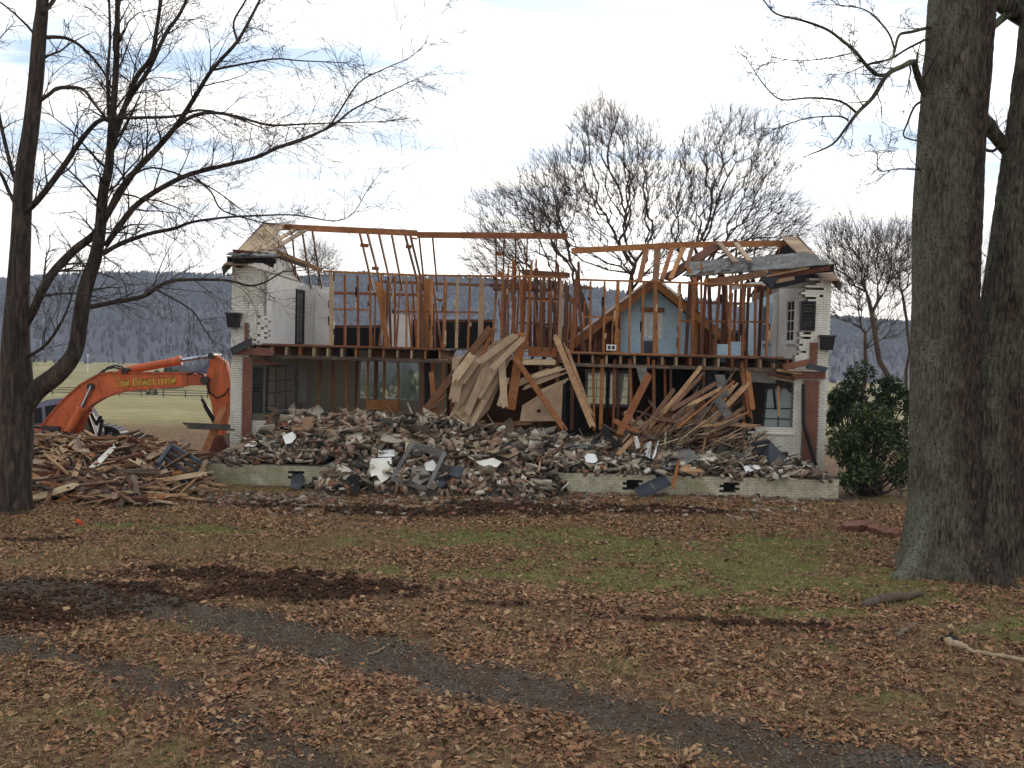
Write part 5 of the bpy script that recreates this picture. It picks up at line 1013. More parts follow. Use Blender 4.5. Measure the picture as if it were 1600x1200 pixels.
def cyl(name, x0, y0, xm, ym, x1, y1, Y, r, rr):
    a, m_, b = at(x0, y0, Y), at(xm, ym, Y), at(x1, y1, Y); q = MB(); d = (m_-a).normalized(); q.tube([a, m_-d*.1, m_-d*.1, m_], [r, r, r*1.25, r*1.25], 14); o = q.build(name, 'orange_paint', EX, False); q = MB(); q.tube([m_, b], [rr, rr], 12); q.build('piston_rod', 'steel', o); return o
cyl('arm_cylinder', 196, 579, 283, 563, 330, 556, YE+.27, .13, .06)
cyl('boom_cylinder', 97, 692, 128, 636, 143, 604, YE-.06, .13, .055); cyl('boom_cylinder', 112, 692, 138, 636, 148, 606, YE+.6, .13, .055)
plate('cylinder_bracket', [(180, 584), (184, 578), (194, 574), (201, 577), (200, 584)], YE+.1, .3, 'orange_dirty', EX, .01)
# lettering on the boom, drawn as serif capitals
LT = {'S': [[(.8, .82), (.5, 1), (.2, .85), (.22, .62), (.75, .4), (.8, .15), (.5, 0), (.15, .18)], [(.8, .98), (.8, .78)], [(.15, .02), (.15, .24)]], 'U': [[(.15, 1), (.15, .25), (.35, 0), (.65, 0), (.82, .25), (.82, 1)], [(.0, 1), (.32, 1)], [(.68, 1), (.98, 1)]],
      'N': [[(.15, 0), (.15, 1), (.82, 0), (.82, 1)], [(.0, 0), (.32, 0)], [(.68, 1), (.98, 1)], [(0, 1), (.2, 1)]], 'D': [[(.18, 0), (.18, 1), (.55, 1), (.88, .7), (.88, .3), (.55, 0), (.18, 0)], [(0, 1), (.3, 1)], [(0, 0), (.3, 0)]], 'E': [[(.82, .82), (.82, 1), (.18, 1), (.18, 0), (.85, 0), (.85, .2)], [(.18, .52), (.65, .52)], [(.65, .4), (.65, .64)], [(0, 1), (.2, 1)], [(0, 0), (.2, 0)]],
      'M': [[(.1, 0), (.15, 1), (.5, .15), (.85, 1), (.9, 0)], [(-.05, 0), (.28, 0)], [(.72, 0), (1.05, 0)], [(0, 1), (.2, 1)], [(.82, 1), (1, 1)]], 'O': [[(.5, 1), (.18, .8), (.1, .5), (.18, .2), (.5, 0), (.82, .2), (.9, .5), (.82, .8), (.5, 1)]], 'L': [[(.18, 1), (.18, 0), (.82, 0), (.85, .24)], [(0, 1), (.36, 1)], [(0, 0), (.2, 0)]], 'I': [[(.5, 0), (.5, 1)], [(.25, 0), (.75, 0)], [(.25, 1), (.75, 1)]], 'T': [[(.5, 0), (.5, 1)], [(.08, .78), (.08, 1), (.92, 1), (.92, .78)], [(.28, 0), (.72, 0)]]}
p0_, p1_ = at(181, 605.5, YE-.006), at(276, 599.5, YE-.006); dirx = (p1_-p0_).normalized(); upv = Vector((-dirx.z, 0, dirx.x)); txt = [('S', 1.3), ('U', 1), ('N', 1), (' ', 0), ('D', 1.3), ('E', 1), ('M', 1), ('O', 1), ('L', 1.15), ('I', 1), ('T', 1), ('I', 1), ('O', 1), ('N', 1)]
hh = .2; tot = sum((.62 if c == 'I' else 1.25 if c == 'M' else .95)*(s_ if s_ else .7) for c, s_ in txt); unit = (p1_-p0_).length/tot; cur = 0.; q = MB()
for c, s_ in txt:
    wch = (.62 if c == 'I' else 1.25 if c == 'M' else .95)*(s_ if s_ else .7)*unit
    if c != ' ':
        for k_, st in enumerate(LT[c]):
            for (ax, ay), (bx, by) in zip(st[:-1], st[1:]):
                A_ = p0_+dirx*(cur+ax*wch*.8)+upv*(ay*hh*s_); B_ = p0_+dirx*(cur+bx*wch*.8)+upv*(by*hh*s_); e_ = (B_-A_).normalized()*.012
                q.bar(A_-e_, B_+e_, .042 if k_ == 0 and abs(ay-by) > .3 else .026, .008, (0, -1, 0))
    cur += wch
o = q.build('lettering', 'gold_paint', boom); o['label'] = 'gold serif capitals painted along the boom'
for edge in ([(60, 676), (65, 664), (96, 627), (125, 601), (151, 586), (172, 581.5), (250, 582.5), (300, 582.5)], [(84, 684), (111, 661), (138, 634), (158, 622), (190, 612), (250, 606), (294, 602.5)]):
    q = MB()
    for a, b in zip(edge[:-1], edge[1:]): q.bar(at(*a, YE-.015), at(*b, YE-.015), .05, .05)
    q.build('flange', 'orange_dirty', boom)
for x0, y0, x1, y1 in ((93, 629, 112, 658), (150, 588, 160, 620), (292, 584, 292, 602)): q = MB(); q.bar(at(x0, y0, YE-.005), at(x1, y1, YE-.005), .022, .02); q.build('weld_seam', 'orange_dirty', boom)
# hoses
for P_, Y in (([(160, 584), (168, 574), (180, 571), (190, 573), (197, 580)], YE+.2), ([(150, 588), (162, 578), (178, 574), (192, 577)], YE+.35), ([(292, 585), (305, 581), (318, 586), (324, 600), (327, 616)], YE-.04), ([(324, 596), (327, 612), (338, 622), (350, 617), (358, 606)], YE-.03), ([(70, 665), (78, 672), (90, 690)], YE-.05)):
    q = MB(); q.tube([at(a, b, Y) for a, b in P_], [.028]*len(P_), 6); q.build('hydraulic_hose', 'black_paint', EX, True)
# upper structure
cabY = 30.1
cab = plate('cab', [(42, 642), (50, 631), (76, 624), (104, 622), (128, 630), (140, 652), (148, 676), (150, 708), (42, 708)], cabY, .75, 'grey_cab', EX, .05)
for pts in ([(50, 640), (64, 636), (66, 660), (54, 661), (50, 656)], [(70, 635), (92, 631), (94, 657), (72, 660)], [(98, 631), (122, 632), (134, 656), (100, 656)]): plate('cab_window', pts, cabY-.02, .05, 'dark_glass', cab, .0)
wsx = Vector((.02, 0, 0)); q = MB(); q.prism([at(140.5, 653, cabY+.08)+wsx, at(148.4, 677, cabY+.08)+wsx, at(148.4, 677, cabY+.08)+wsx+Vector((0, .6, 0)), at(140.5, 653, cabY+.08)+wsx+Vector((0, .6, 0))], (.03, 0, .01)); fixnormals(q.build('windscreen', 'black_paint', cab).data)
plate('cab_panel', [(128, 648), (136, 646), (144, 672), (130, 674)], cabY-.03, .06, 'cream_cab', cab, .0); plate('cab_door', [(102, 660), (128, 660), (130, 704), (102, 704)], cabY-.02, .05, 'dark_grey', cab, .0)
for x0, y0, x1, y1 in ((136, 645, 156, 704), (143, 646, 150, 660), (150, 664, 157, 652), (154, 690, 160, 655)): q = MB(); q.bar(at(x0, y0, cabY-.1), at(x1, y1, cabY-.1), .1, .08); q.build('cab_guard', 'dark_steel', EX)
plate('mirror', [(154, 650), (159, 650), (158, 660), (154, 660)], cabY-.15, .05, 'black_paint', EX, .0)
plate('body', [(-40, 676), (40, 670), (62, 672), (80, 690), (92, 706), (90, 716), (-40, 716)], YE-.35, 2.6, 'orange_dirty', EX, .06)
plate('boom_foot', [(50, 690), (56, 664), (76, 676), (84, 700)], YE-.1, .75, 'orange_paint', EX, .03)
plate('counterweight', [(-70, 664), (-38, 664), (-38, 718), (-70, 714)], YE-.3, 2.5, 'orange_dirty', EX, .1); plate('toolbox', [(74, 690), (88, 690), (88, 704), (76, 704)], YE-.4, .3, 'slate', EX, .01)
for yy in (28.3, 31.3):
    a = at(20, 700, 29); q = MB(); P_ = []
    for k_ in range(28):
        t = k_/28*2*math.pi; P_.append((a.x+.4+2.0*math.copysign(abs(math.cos(t))**.5, math.cos(t)), yy, .45+.42*math.copysign(abs(math.sin(t))**.7, math.sin(t))))
    q.prism(P_, (0, .55, 0)); o = q.build('track', 'dark_steel', EX); fixnormals(o.data)
    for k_ in range(0, 28): p = Vector(P_[k_]); n2 = Vector(P_[(k_+1) % 28]); q = MB(); q.bar(p+Vector((0, -.03, 0)), p+Vector((0, .58, 0)), .14, .06, (n2-p).cross(Vector((0, 1, 0)))); q.build('track_shoe', 'dark_steel', o)
q = MB(); q.box((a.x+.4, 30.1, .8), (2.2, 2.4, .4)); q.build('undercarriage', 'dark_steel', EX)
bk = plate('bucket', [(334, 682), (348, 680), (356, 700), (352, 722), (334, 730), (318, 718), (322, 700)], YE-.25, 1.0, 'rust', EX, .03)
for i in range(4): q = MB(); p = at(318, 716, YE-.2+i*.3); q.bar(p, p+Vector((-.16, 0, -.16)), .1, .05); q.build('bucket_tooth', 'dark_steel', bk)
q = MB(); q.bar(at(336, 662, YE+.2), at(322, 634, YE+.2), .09, .12); q.build('bucket_link', 'dark_steel', EX)
# ================================================================ TREES
def rvec(s=1.): return Vector((random.gauss(0, s), random.gauss(0, s), random.gauss(0, s)))
def limb(mbs, P, Rr):
    r0 = max(Rr); n = 14 if r0 > .25 else 10 if r0 > .12 else 7 if r0 > .05 else 5 if r0 > .02 else 3
    (mbs[0] if r0 > .022 else mbs[1]).tube(P, Rr, n, cap=r0 > .05, wob=.12 if r0 > .1 else 0)
def twig(mbs, p, d, Ln, r, lvl, droop=0., kids=(5, 4)):
    k = 4 if lvl > 0 else 5; P = [p.copy()]; dd = d.normalized(); dirs = []
    for i in range(k):
        dd = (dd+rvec(.16)+Vector((0, 0, droop))).normalized(); dirs.append(dd.copy()); P.append(P[-1]+dd*(Ln/k))
    limb(mbs, P, [max(.0035, r*(1-.8*i/k)) for i in range(k+1)])
    if lvl >= 2 or lvl >= len(kids): return
    for _ in range(kids[lvl]):
        i = random.randint(1, k); t = random.random(); q = P[i-1].lerp(P[i], t); b = dirs[i-1]
        side = b.cross(rvec().normalized())
        if side.length < .1: continue
        nd_ = (b*random.uniform(.6, 1.1)+side.normalized()*random.uniform(.45, 1.)).normalized()
        twig(mbs, q, nd_, Ln*random.uniform(.32, .6), r*.45, lvl+1, droop, kids)
def trace(pts, Y0, drift=0., wave=.25, seed=0.):
    P = []; Rr = []; n = len(pts); s_ = F/Y0
    for i, (x, y, r) in enumerate(pts):
        P.append(at(x, y, Y0+drift*i/max(1, n-1)+wave*math.sin(i*1.3+seed)*min(1, i))); Rr.append(r/s_)
    # smooth the polyline
    P2, R2 = [], []
    for i in range(n-1):
        p0, p1, p2, p3 = P[max(i-1, 0)], P[i], P[i+1], P[min(i+2, n-1)]
        for j in range(4):
            t = j/4; P2.append(.5*((2*p1)+(p2-p0)*t+(2*p0-5*p1+4*p2-p3)*t*t+(3*p1-p0-3*p2+p3)*t*t*t)); R2.append(Rr[i]*(1-t)+Rr[i+1]*t)
    P2.append(P[-1]); R2.append(Rr[-1]); return P2, R2
def dress(mbs, P, Rr, step, Lr, kids=(5, 4), rmax=.16, droop=0., rk=.35):
    acc = 0.
    for a, b, r in zip(P[:-1], P[1:], Rr[:-1]):
        acc += (b-a).length
        while acc > step:
            acc -= step
            if r > rmax: continue
            d = (b-a).normalized(); side = d.cross(rvec().normalized())
            if side.length < .1: continue
            twig(mbs, a.lerp(b, random.random()), (d*random.uniform(.4, 1)+side.normalized()*random.uniform(.5, 1.)+Vector((0, 0, .15))), random.uniform(*Lr)*(.6+.4*min(1, r/.06)), max(.008, min(r*rk, .03)), 0, droop, kids)
    d = (P[-1]-P[-4]).normalized()
    for _ in range(3): twig(mbs, P[-1], d+rvec(.3), random.uniform(*Lr)*.7, max(.006, Rr[-1]*.7), 0, droop, kids)
# ---- bare maple at the left, its limbs traced
YM = 20.2; mt_ = (MB(), MB())
ML = [[(16, 816, 56), (16, 804, 44), (17, 792, 35), (18, 775, 31), (20, 740, 28), (23, 680, 27), (26, 600, 25), (25, 540, 22), (28, 460, 18), (32, 380, 16), (34, 330, 15), (38, 270, 14), (48, 200, 12), (57, 120, 11), (62, 50, 10), (66, 10, 9), (68, -70, 8)],
      [(30, 650, 16), (58, 610, 18), (95, 580, 16), (118, 548, 14), (126, 500, 13), (134, 450, 12), (148, 405, 11), (156, 360, 10), (161, 300, 9), (170, 262, 8), (174, 200, 6.5), (180, 130, 5.5), (183, 60, 5), (184, -30, 4)],
      [(32, 520, 8), (50, 490, 9), (66, 455, 9), (84, 425, 9), (118, 390, 9), (148, 366, 8), (172, 328, 7), (206, 274, 6), (240, 238, 6), (276, 196, 5.5), (302, 156, 5), (332, 108, 4), (370, 66, 3.5), (396, 20, 3), (416, -20, 2.5)],
      [(165, 384, 6), (196, 340, 6.5), (216, 318, 6), (250, 295, 5.5), (292, 274, 5), (332, 263, 4.5), (400, 246, 4), (432, 231, 3.5), (480, 214, 3), (520, 196, 2.5), (550, 172, 2), (590, 152, 1.5), (640, 128, 1)],
      [(428, 232, 3), (470, 220, 2.5), (510, 200, 2.2), (530, 175, 2), (560, 130, 1.6), (600, 108, 1.3), (640, 90, 1), (662, 70, .7)],
      [(162, 396, 5), (186, 382, 5), (230, 366, 4.2), (272, 357, 3.8), (300, 347, 3), (350, 340, 2.4), (400, 337, 2), (460, 336, 1.6), (520, 345, 1.3), (550, 335, 1), (572, 300, .8)],
      [(140, 480, 5.5), (180, 472, 5), (224, 463, 4.8), (250, 446, 4), (276, 438, 3.6), (330, 437, 3), (360, 439, 2.6), (388, 446, 2.4), (412, 442, 2), (440, 425, 1.4)],
      [(172, 240, 6), (196, 165, 5.5), (214, 120, 5), (236, 90, 4.6), (244, 50, 4.2), (250, 10, 3.6), (256, -40, 3)],
      [(180, 195, 5), (205, 150, 5), (232, 110, 4.5), (258, 55, 4), (282, 20, 3.4), (300, -20, 3)],
      [(270, 202, 4), (300, 182, 4), (332, 176, 3.6), (370, 182, 3.2), (420, 195, 2.6), (470, 194, 2.1), (520, 192, 1.6), (600, 190, 1)],
      [(30, 340, 6), (60, 312, 6.5), (98, 262, 6), (122, 226, 5.2), (146, 196, 4.5), (166, 186, 3.6), (214, 184, 3.2), (272, 182, 2.8), (312, 172, 2.3), (362, 182, 1.8), (410, 200, 1.2)],
      [(52, 165, 4.5), (78, 146, 4.2), (92, 137, 4), (128, 139, 3.5), (146, 160, 3), (160, 178, 2.6), (176, 200, 2)], [(33, 300, 5), (20, 270, 4.5), (6, 215, 4), (-6, 160, 3.5), (-20, 90, 3)], [(30, 330, 5), (14, 300, 4), (0, 270, 3.6), (-30, 240, 3)],
      [(62, 60, 5), (85, 58, 4), (110, 62, 3.4), (135, 80, 3), (160, 110, 2.5), (176, 140, 2)], [(66, 20, 5), (84, 0, 4.5), (100, -40, 4)], [(240, 450, 2.5), (262, 462, 2), (300, 485, 1.8), (318, 512, 1.4), (330, 530, 1)], [(170, 190, 3), (168, 120, 3.4), (172, 60, 3), (170, -10, 2.6)], [(372, 66, 2.6), (365, 35, 2.2), (384, 0, 2), (392, -30, 1.6)], [(330, 110, 2.6), (380, 100, 2.2), (430, 92, 1.8), (470, 95, 1.4), (540, 98, .9)], [(205, 275, 2.4), (240, 262, 2.2), (300, 280, 1.8), (340, 300, 1.4), (380, 330, 1)], [(300, 272, 2.2), (330, 300, 2), (350, 330, 1.6), (420, 350, 1.2)], [(38, 560, 4), (70, 540, 3.4), (95, 505, 2.6), (110, 470, 2)]]
MAPLE = thing('maple_tree', 'bare multi stemmed maple in front of the timber heap', 'tree', gr(16, 806))
for i, l_ in enumerate(ML):
    P, Rr = trace(l_, YM if i < 2 else YM+random.uniform(-.3, .3), 0 if i < 2 else random.uniform(-1.2, 1.2), .05 if i < 2 else .2, i)
    Rr = [r*(.96 if i == 0 else .86 if i == 1 else .74) for r in Rr]; limb(mt_, P, Rr); dress(mt_, P, Rr, .27 if i else .5, (.7, 2.0), (5, 4) if i > 1 else (5, 3), .15, -.03)
mt_[0].build('trunk', 'bark_maple', MAPLE, True); o = mt_[1].build('crown', 'twig', MAPLE); o['kind'] = 'stuff'
# ---- the big double oak at the right
YO = 16.7; OAK = thing('oak_tree', 'massive twin trunked oak with lichen grey bark', 'tree', gr(1500, 880))
def trunk(pts, Y0, seed, brown):
    P, Rr = trace(pts, Y0, 0, .0); P3, R3 = [], []
    for a, b, ra, rb in zip(P[:-1], P[1:], Rr[:-1], Rr[1:]):
        k = max(1, int((b-a).length/.05))
        for j in range(k): P3.append(a.lerp(b, j/k)); R3.append(ra+(rb-ra)*j/k)
    n = 170; V = np.zeros((len(P3), n, 3)); tn = np.zeros((len(P3), n))
    for i, (p, r) in enumerate(zip(P3, R3)):
        flare = math.exp(-max(p.z, 0)/.4)
        for j in range(n):
            a = 2*math.pi*j/n; ca, sa = math.cos(a), math.sin(a)
            rg = noise.noise(Vector((ca*9+seed+.25*math.sin(p.z*2.1), sa*9, p.z*1.1)))+.5*noise.noise(Vector((ca*19+seed, sa*19, p.z*2.6))); lump = noise.noise(Vector((ca*1.4+seed, sa*1.4, p.z*.45)))
            rr = r*(1+.07*lump)+.036*(1-min(1, abs(rg)*2.6))-.018+flare*r*.5*max(0, math.sin(a*3.5+seed)+.5*math.sin(a*8+seed*2))
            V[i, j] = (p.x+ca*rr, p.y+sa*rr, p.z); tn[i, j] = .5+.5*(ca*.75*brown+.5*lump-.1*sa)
    m_ = len(P3); q_ = (np.arange(m_-1)[:, None]*n+np.arange(n)[None]); q2 = (np.arange(m_-1)[:, None]*n+((np.arange(n)+1) % n)[None])
    return V.reshape(-1, 3), np.stack([q_, q2, q2+n, q_+n], 2).reshape(-1, 4), np.clip(tn.ravel(), 0, 1)
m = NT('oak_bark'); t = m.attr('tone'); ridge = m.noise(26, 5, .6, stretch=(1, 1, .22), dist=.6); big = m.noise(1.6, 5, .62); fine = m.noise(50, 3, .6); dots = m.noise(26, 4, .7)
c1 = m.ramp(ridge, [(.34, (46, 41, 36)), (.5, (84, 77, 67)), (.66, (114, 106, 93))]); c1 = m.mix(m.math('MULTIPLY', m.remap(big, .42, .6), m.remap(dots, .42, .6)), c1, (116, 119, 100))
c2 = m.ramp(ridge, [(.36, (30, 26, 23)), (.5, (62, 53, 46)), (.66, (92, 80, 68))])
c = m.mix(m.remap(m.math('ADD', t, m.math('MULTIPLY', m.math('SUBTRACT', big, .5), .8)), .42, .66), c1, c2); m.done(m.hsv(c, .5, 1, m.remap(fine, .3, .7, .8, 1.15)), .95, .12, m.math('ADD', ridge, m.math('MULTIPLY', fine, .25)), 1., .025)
for pts, Yt, sd_, bw in (([(1478, 905, 80), (1474, 886, 72), (1472, 850, 60), (1474, 800, 56), (1475, 740, 54), (1474, 600, 52), (1477, 450, 50), (1481, 330, 51), (1490, 200, 51), (1497, 100, 50), (1503, 0, 49), (1508, -120, 46)], YO, 1.7, 1.),
                         ([(1548, 905, 62), (1552, 886, 56), (1550, 840, 54), (1552, 760, 49), (1558, 600, 45), (1573, 500, 40), (1586, 400, 40), (1600, 300, 40), (1615, 200, 40), (1630, 100, 40), (1643, 0, 40), (1656, -120, 38)], YO+.35, 6.1, .55)):
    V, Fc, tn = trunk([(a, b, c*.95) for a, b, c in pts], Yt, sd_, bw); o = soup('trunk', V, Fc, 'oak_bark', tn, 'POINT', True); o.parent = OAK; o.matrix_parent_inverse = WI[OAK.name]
ot = (MB(), MB())
OL = [[(1452, 150, 9), (1441, 138, 7.5), (1432, 112, 7), (1426, 97, 6.5), (1410, 104, 5.5), (1386, 117, 5), (1364, 152, 4.5), (1340, 176, 4), (1322, 200, 3), (1300, 226, 2), (1264, 242, 1.2)], [(1386, 117, 4.5), (1372, 117, 4.2), (1356, 105, 4), (1336, 80, 3.6), (1312, 60, 3.2), (1290, 45, 2.8), (1254, 32, 2.4), (1214, 22, 1.8), (1196, 4, 1.3), (1180, -20, 1)],
      [(1338, 176, 3), (1312, 158, 2.6), (1265, 153, 2.2), (1222, 156, 1.8), (1200, 140, 1.5), (1182, 116, 1.2), (1172, 100, .8)], [(1326, 188, 2.4), (1310, 182, 2), (1262, 185, 1.6), (1214, 200, 1)], [(1456, 42, 4), (1424, 50, 3.6), (1405, 55, 3.2), (1398, 78, 2.8), (1392, 92, 2.2), (1362, 98, 1.6), (1330, 112, 1)], [(1398, 80, 2.4), (1390, 55, 2.4), (1374, 34, 2.2), (1350, 15, 1.8), (1310, 8, 1.2)],
      [(1450, 155, 3), (1430, 165, 2.6), (1418, 192, 2.2), (1412, 212, 1.8), (1432, 220, 1.6), (1462, 223, 1.4), (1474, 236, 1)], [(1444, 266, 2.2), (1405, 264, 1.8), (1374, 267, 1.4), (1371, 240, 1)], [(1450, 60, 3), (1420, 75, 2.6), (1390, 92, 2.2), (1352, 100, 1.6), (1330, 80, 1)], [(1536, 188, 11), (1556, 212, 10), (1576, 236, 10), (1600, 262, 9)], [(1546, 46, 6), (1570, 26, 6), (1590, 8, 5.5), (1620, -30, 5)], [(1548, -8, 14), (1580, 14, 14), (1610, 34, 13), (1660, 60, 11)], [(1530, 230, 3), (1552, 236, 2.4), (1562, 220, 2), (1560, 200, 1.4)], [(1335, 82, 1.8), (1300, 90, 1.5), (1250, 95, 1.1), (1210, 90, .8)]]
for i, l_ in enumerate(OL):
    ot = (MB(), ot[1]); P, Rr = trace(l_, YO+(.3 if l_[0][0] > 1525 else 0), random.uniform(-1.5, .8) if l_[0][0] < 1525 else .4, .12, i); Rr = [r*(.72 if l_[0][0] < 1525 else 1) for r in Rr]; limb(ot, P, Rr)
    if i not in (9, 11): dress(ot, P, Rr, .26, (.35, 1.0), (4, 3), .08, -.02)
    ot[0].build('limb', 'bark_oak', OAK, True)
o = ot[1].build('crown', 'twig', OAK); o['kind'] = 'stuff'
# ---- rounded bare trees behind the house: branches grown to fill a crown volume
def bst_tree(name, label, base, fork, blobs, ntips, bf=.45, r_tip=.0078, group=None, twigs=4, tw=(.4, 1.25), mat='twig_far'):
    """a balanced spanning tree from the fork to points spread through the crown blobs (centre, radii)"""
    t = thing(name, label, 'tree', (base[0], base[1], gz(base[0], base[1])), group)
    tips = []
    for c, rad, wgt in blobs:
        k = int(ntips*wgt); u = rng.normal(0, 1, (k, 3)); u /= np.linalg.norm(u, axis=1)[:, None]; rr = rng.uniform(.1, 1, (k, 1))**(1/2.2)*(1+.16*np.array([noise.noise(Vector(a)*2.3+Vector(c)) for a in u])[:, None]); tips.append(np.array(c)+u*rr*np.array(rad))
    tips = np.concatenate(tips); fk = np.array(fork); tips = tips[np.argsort(np.linalg.norm(tips-fk, axis=1))]
    base = Vector((base[0], base[1], gz(base[0], base[1])-.1)); fkv = Vector(fork)
    nodes = [np.array(base)]; par = [-1]; plen = [0.]
    for i in range(1, 7):
        p = base.lerp(fkv, i/6)+(rvec(.08) if i < 6 else Vector()); nodes.append(np.array(p)); par.append(len(nodes)-2); plen.append(plen[-1]+np.linalg.norm(nodes[-1]-nodes[-2]))
    first = 4; NA = np.zeros((60000, 3)); PL = np.zeros(60000); cnt = len(nodes); NA[:cnt] = nodes; PL[:cnt] = plen; PL[:cnt] -= PL[cnt-1]; chains = []; ends = []
    for tip in tips:
        d = np.linalg.norm(NA[first:cnt]-tip, axis=1); low = np.maximum(0, NA[first:cnt, 2]-tip[2]); j = first+int(np.argmin(d+bf*PL[first:cnt]+.5*low)); D_ = np.linalg.norm(NA[j]-tip)
        if D_ < .15: continue
        k = max(1, int(D_/.5)); a = NA[j].copy(); ch = [j]; pd = NA[j]-NA[max(par[j], 0)]; ln = np.linalg.norm(pd); pd = pd/ln if ln > 0 else np.array([0, 0, 1.])
        for i in range(1, k+1):
            s_ = i/k; q = a+(tip-a)*s_+pd*D_*.16*s_*(1-s_)+np.array([0, 0, -.0])+rng.normal(0, .02, 3)*(i < k)
            NA[cnt] = q; par.append(ch[-1]); PL[cnt] = PL[ch[-1]]+np.linalg.norm(q-NA[ch[-1]]); ch.append(cnt); cnt += 1
        chains.append(ch); ends.append(cnt-1)
        if cnt > 59000: break
    wgt = np.zeros(cnt); 
    for e in ends: wgt[e] += 1
    for i in range(cnt-1, 0, -1): wgt[par[i]] += wgt[i]
    rad = r_tip*np.maximum(wgt, 1)**.41; mb = (MB(), MB())
    limb(mb, [Vector(NA[i]) for i in range(7)], [max(rad[i], rad[6])*(1.25-.04*i) for i in range(7)])
    for ch in chains:
        R_ = [min(rad[i], rad[ch[1]]*1.05) for i in ch]; R_[-1] *= .6; (mb[0] if R_[0] > .03 else mb[1]).tube([Vector(NA[i]) for i in ch], R_, 6 if R_[0] > .06 else 4 if R_[0] > .03 else 3, cap=False)
    for e in ends:
        d = (Vector(NA[e]-NA[par[e]]).normalized()*.7+(Vector(NA[e])-fkv).normalized()*.5).normalized()
        for _ in range(twigs):
            q = Vector(NA[e] if random.random() < .5 else NA[par[e]]); dd = (d+rvec(.34)+Vector((0, 0, .08))).normalized(); ln = random.uniform(*tw); mb[1].tube([q, q+dd*ln*.5, q+(dd+Vector((0, 0, .12))+rvec(.1))*ln], [r_tip*.8, r_tip*.55, r_tip*.25], 3, cap=False)
    mb[0].build('trunk', mat, t, True); o = mb[1].build('crown', mat, t); o['kind'] = 'stuff'; return t
def PXB(x, y, Y, rx, ry, rd=None): p = at(x, y, Y); s_ = Y/F; return (tuple(p), (rx*s_, (rd or min(rx, 75))*s_, ry*s_))
def fk_(x, y, Y): return tuple(at(x, y, Y))
YT = 43
b_ = at(905, 560, YT); bst_tree('bare_tree', 'low wide bare tree behind the broken middle of the house', (b_.x, YT), fk_(918, 505, YT), [PXB(800, 340, YT, 78, 66, 100)+(.4,), PXB(858, 300, YT, 60, 66, 90)+(.35,), PXB(770, 400, YT, 56, 50)+(.2,), PXB(850, 420, YT, 80, 44)+(.2,)], 1150, .5)
b_ = at(965, 560, YT+2); bst_tree('bare_tree', 'tallest bare tree with its pointed crown above the blue gable', (b_.x, YT+2), fk_(985, 455, YT+2), [PXB(955, 255, YT+2, 98, 86, 110)+(.42,), PXB(938, 192, YT+2, 44, 46)+(.14,), PXB(1015, 300, YT+2, 76, 80, 100)+(.24,), PXB(890, 345, YT+2, 64, 62, 90)+(.2,), PXB(1000, 390, YT+2, 100, 46, 100)+(.16,)], 1750, .5)
b_ = at(1068, 560, YT); bst_tree('bare_tree', 'round crowned bare tree above the right end of the ridge', (b_.x, YT), fk_(1090, 400, YT), [PXB(1142, 252, YT, 98, 88, 110)+(.52,), PXB(1200, 350, YT, 76, 56, 90)+(.3,), PXB(1085, 335, YT, 56, 62)+(.18,), PXB(1150, 400, YT, 110, 40, 100)+(.14,)], 1650, .5)
b_ = at(1408, 600, 40); bst_tree('bare_tree', 'leaning bare tree between the house and the oak', (b_.x, 40), fk_(1362, 490, 40), [PXB(1325, 400, 40, 55, 66)+(.6,), PXB(1390, 400, 40, 48, 55)+(.4,)], 640, .6)
b_ = at(1345, 600, 46); bst_tree('bare_tree', 'small upright bare tree beside the end wall', (b_.x, 46), fk_(1352, 520, 46), [PXB(1315, 450, 46, 44, 60)+(.5,), PXB(1385, 470, 46, 46, 70)+(.5,)], 420, .6)
b_ = at(1420, 590, 48); bst_tree('bare_tree', 'pale bare tree half hidden by the oak trunk', (b_.x, 48), fk_(1418, 520, 48), [PXB(1410, 400, 48, 50, 60)+(1.,)], 300, .4)
b_ = at(1550, 590, 48); bst_tree('bare_tree', 'bare tree seen through the gap of the twin oak trunks', (b_.x, 48), fk_(1552, 500, 48), [PXB(1556, 420, 48, 46, 70)+(1.,)], 260, .4)
b_ = at(500, 500, 60); bst_tree('bare_tree', 'little bare tree seen under the ridge beam near the white corner', (b_.x, 60), fk_(498, 440, 60), [PXB(500, 408, 60, 34, 28)+(1.,)], 240, .4)
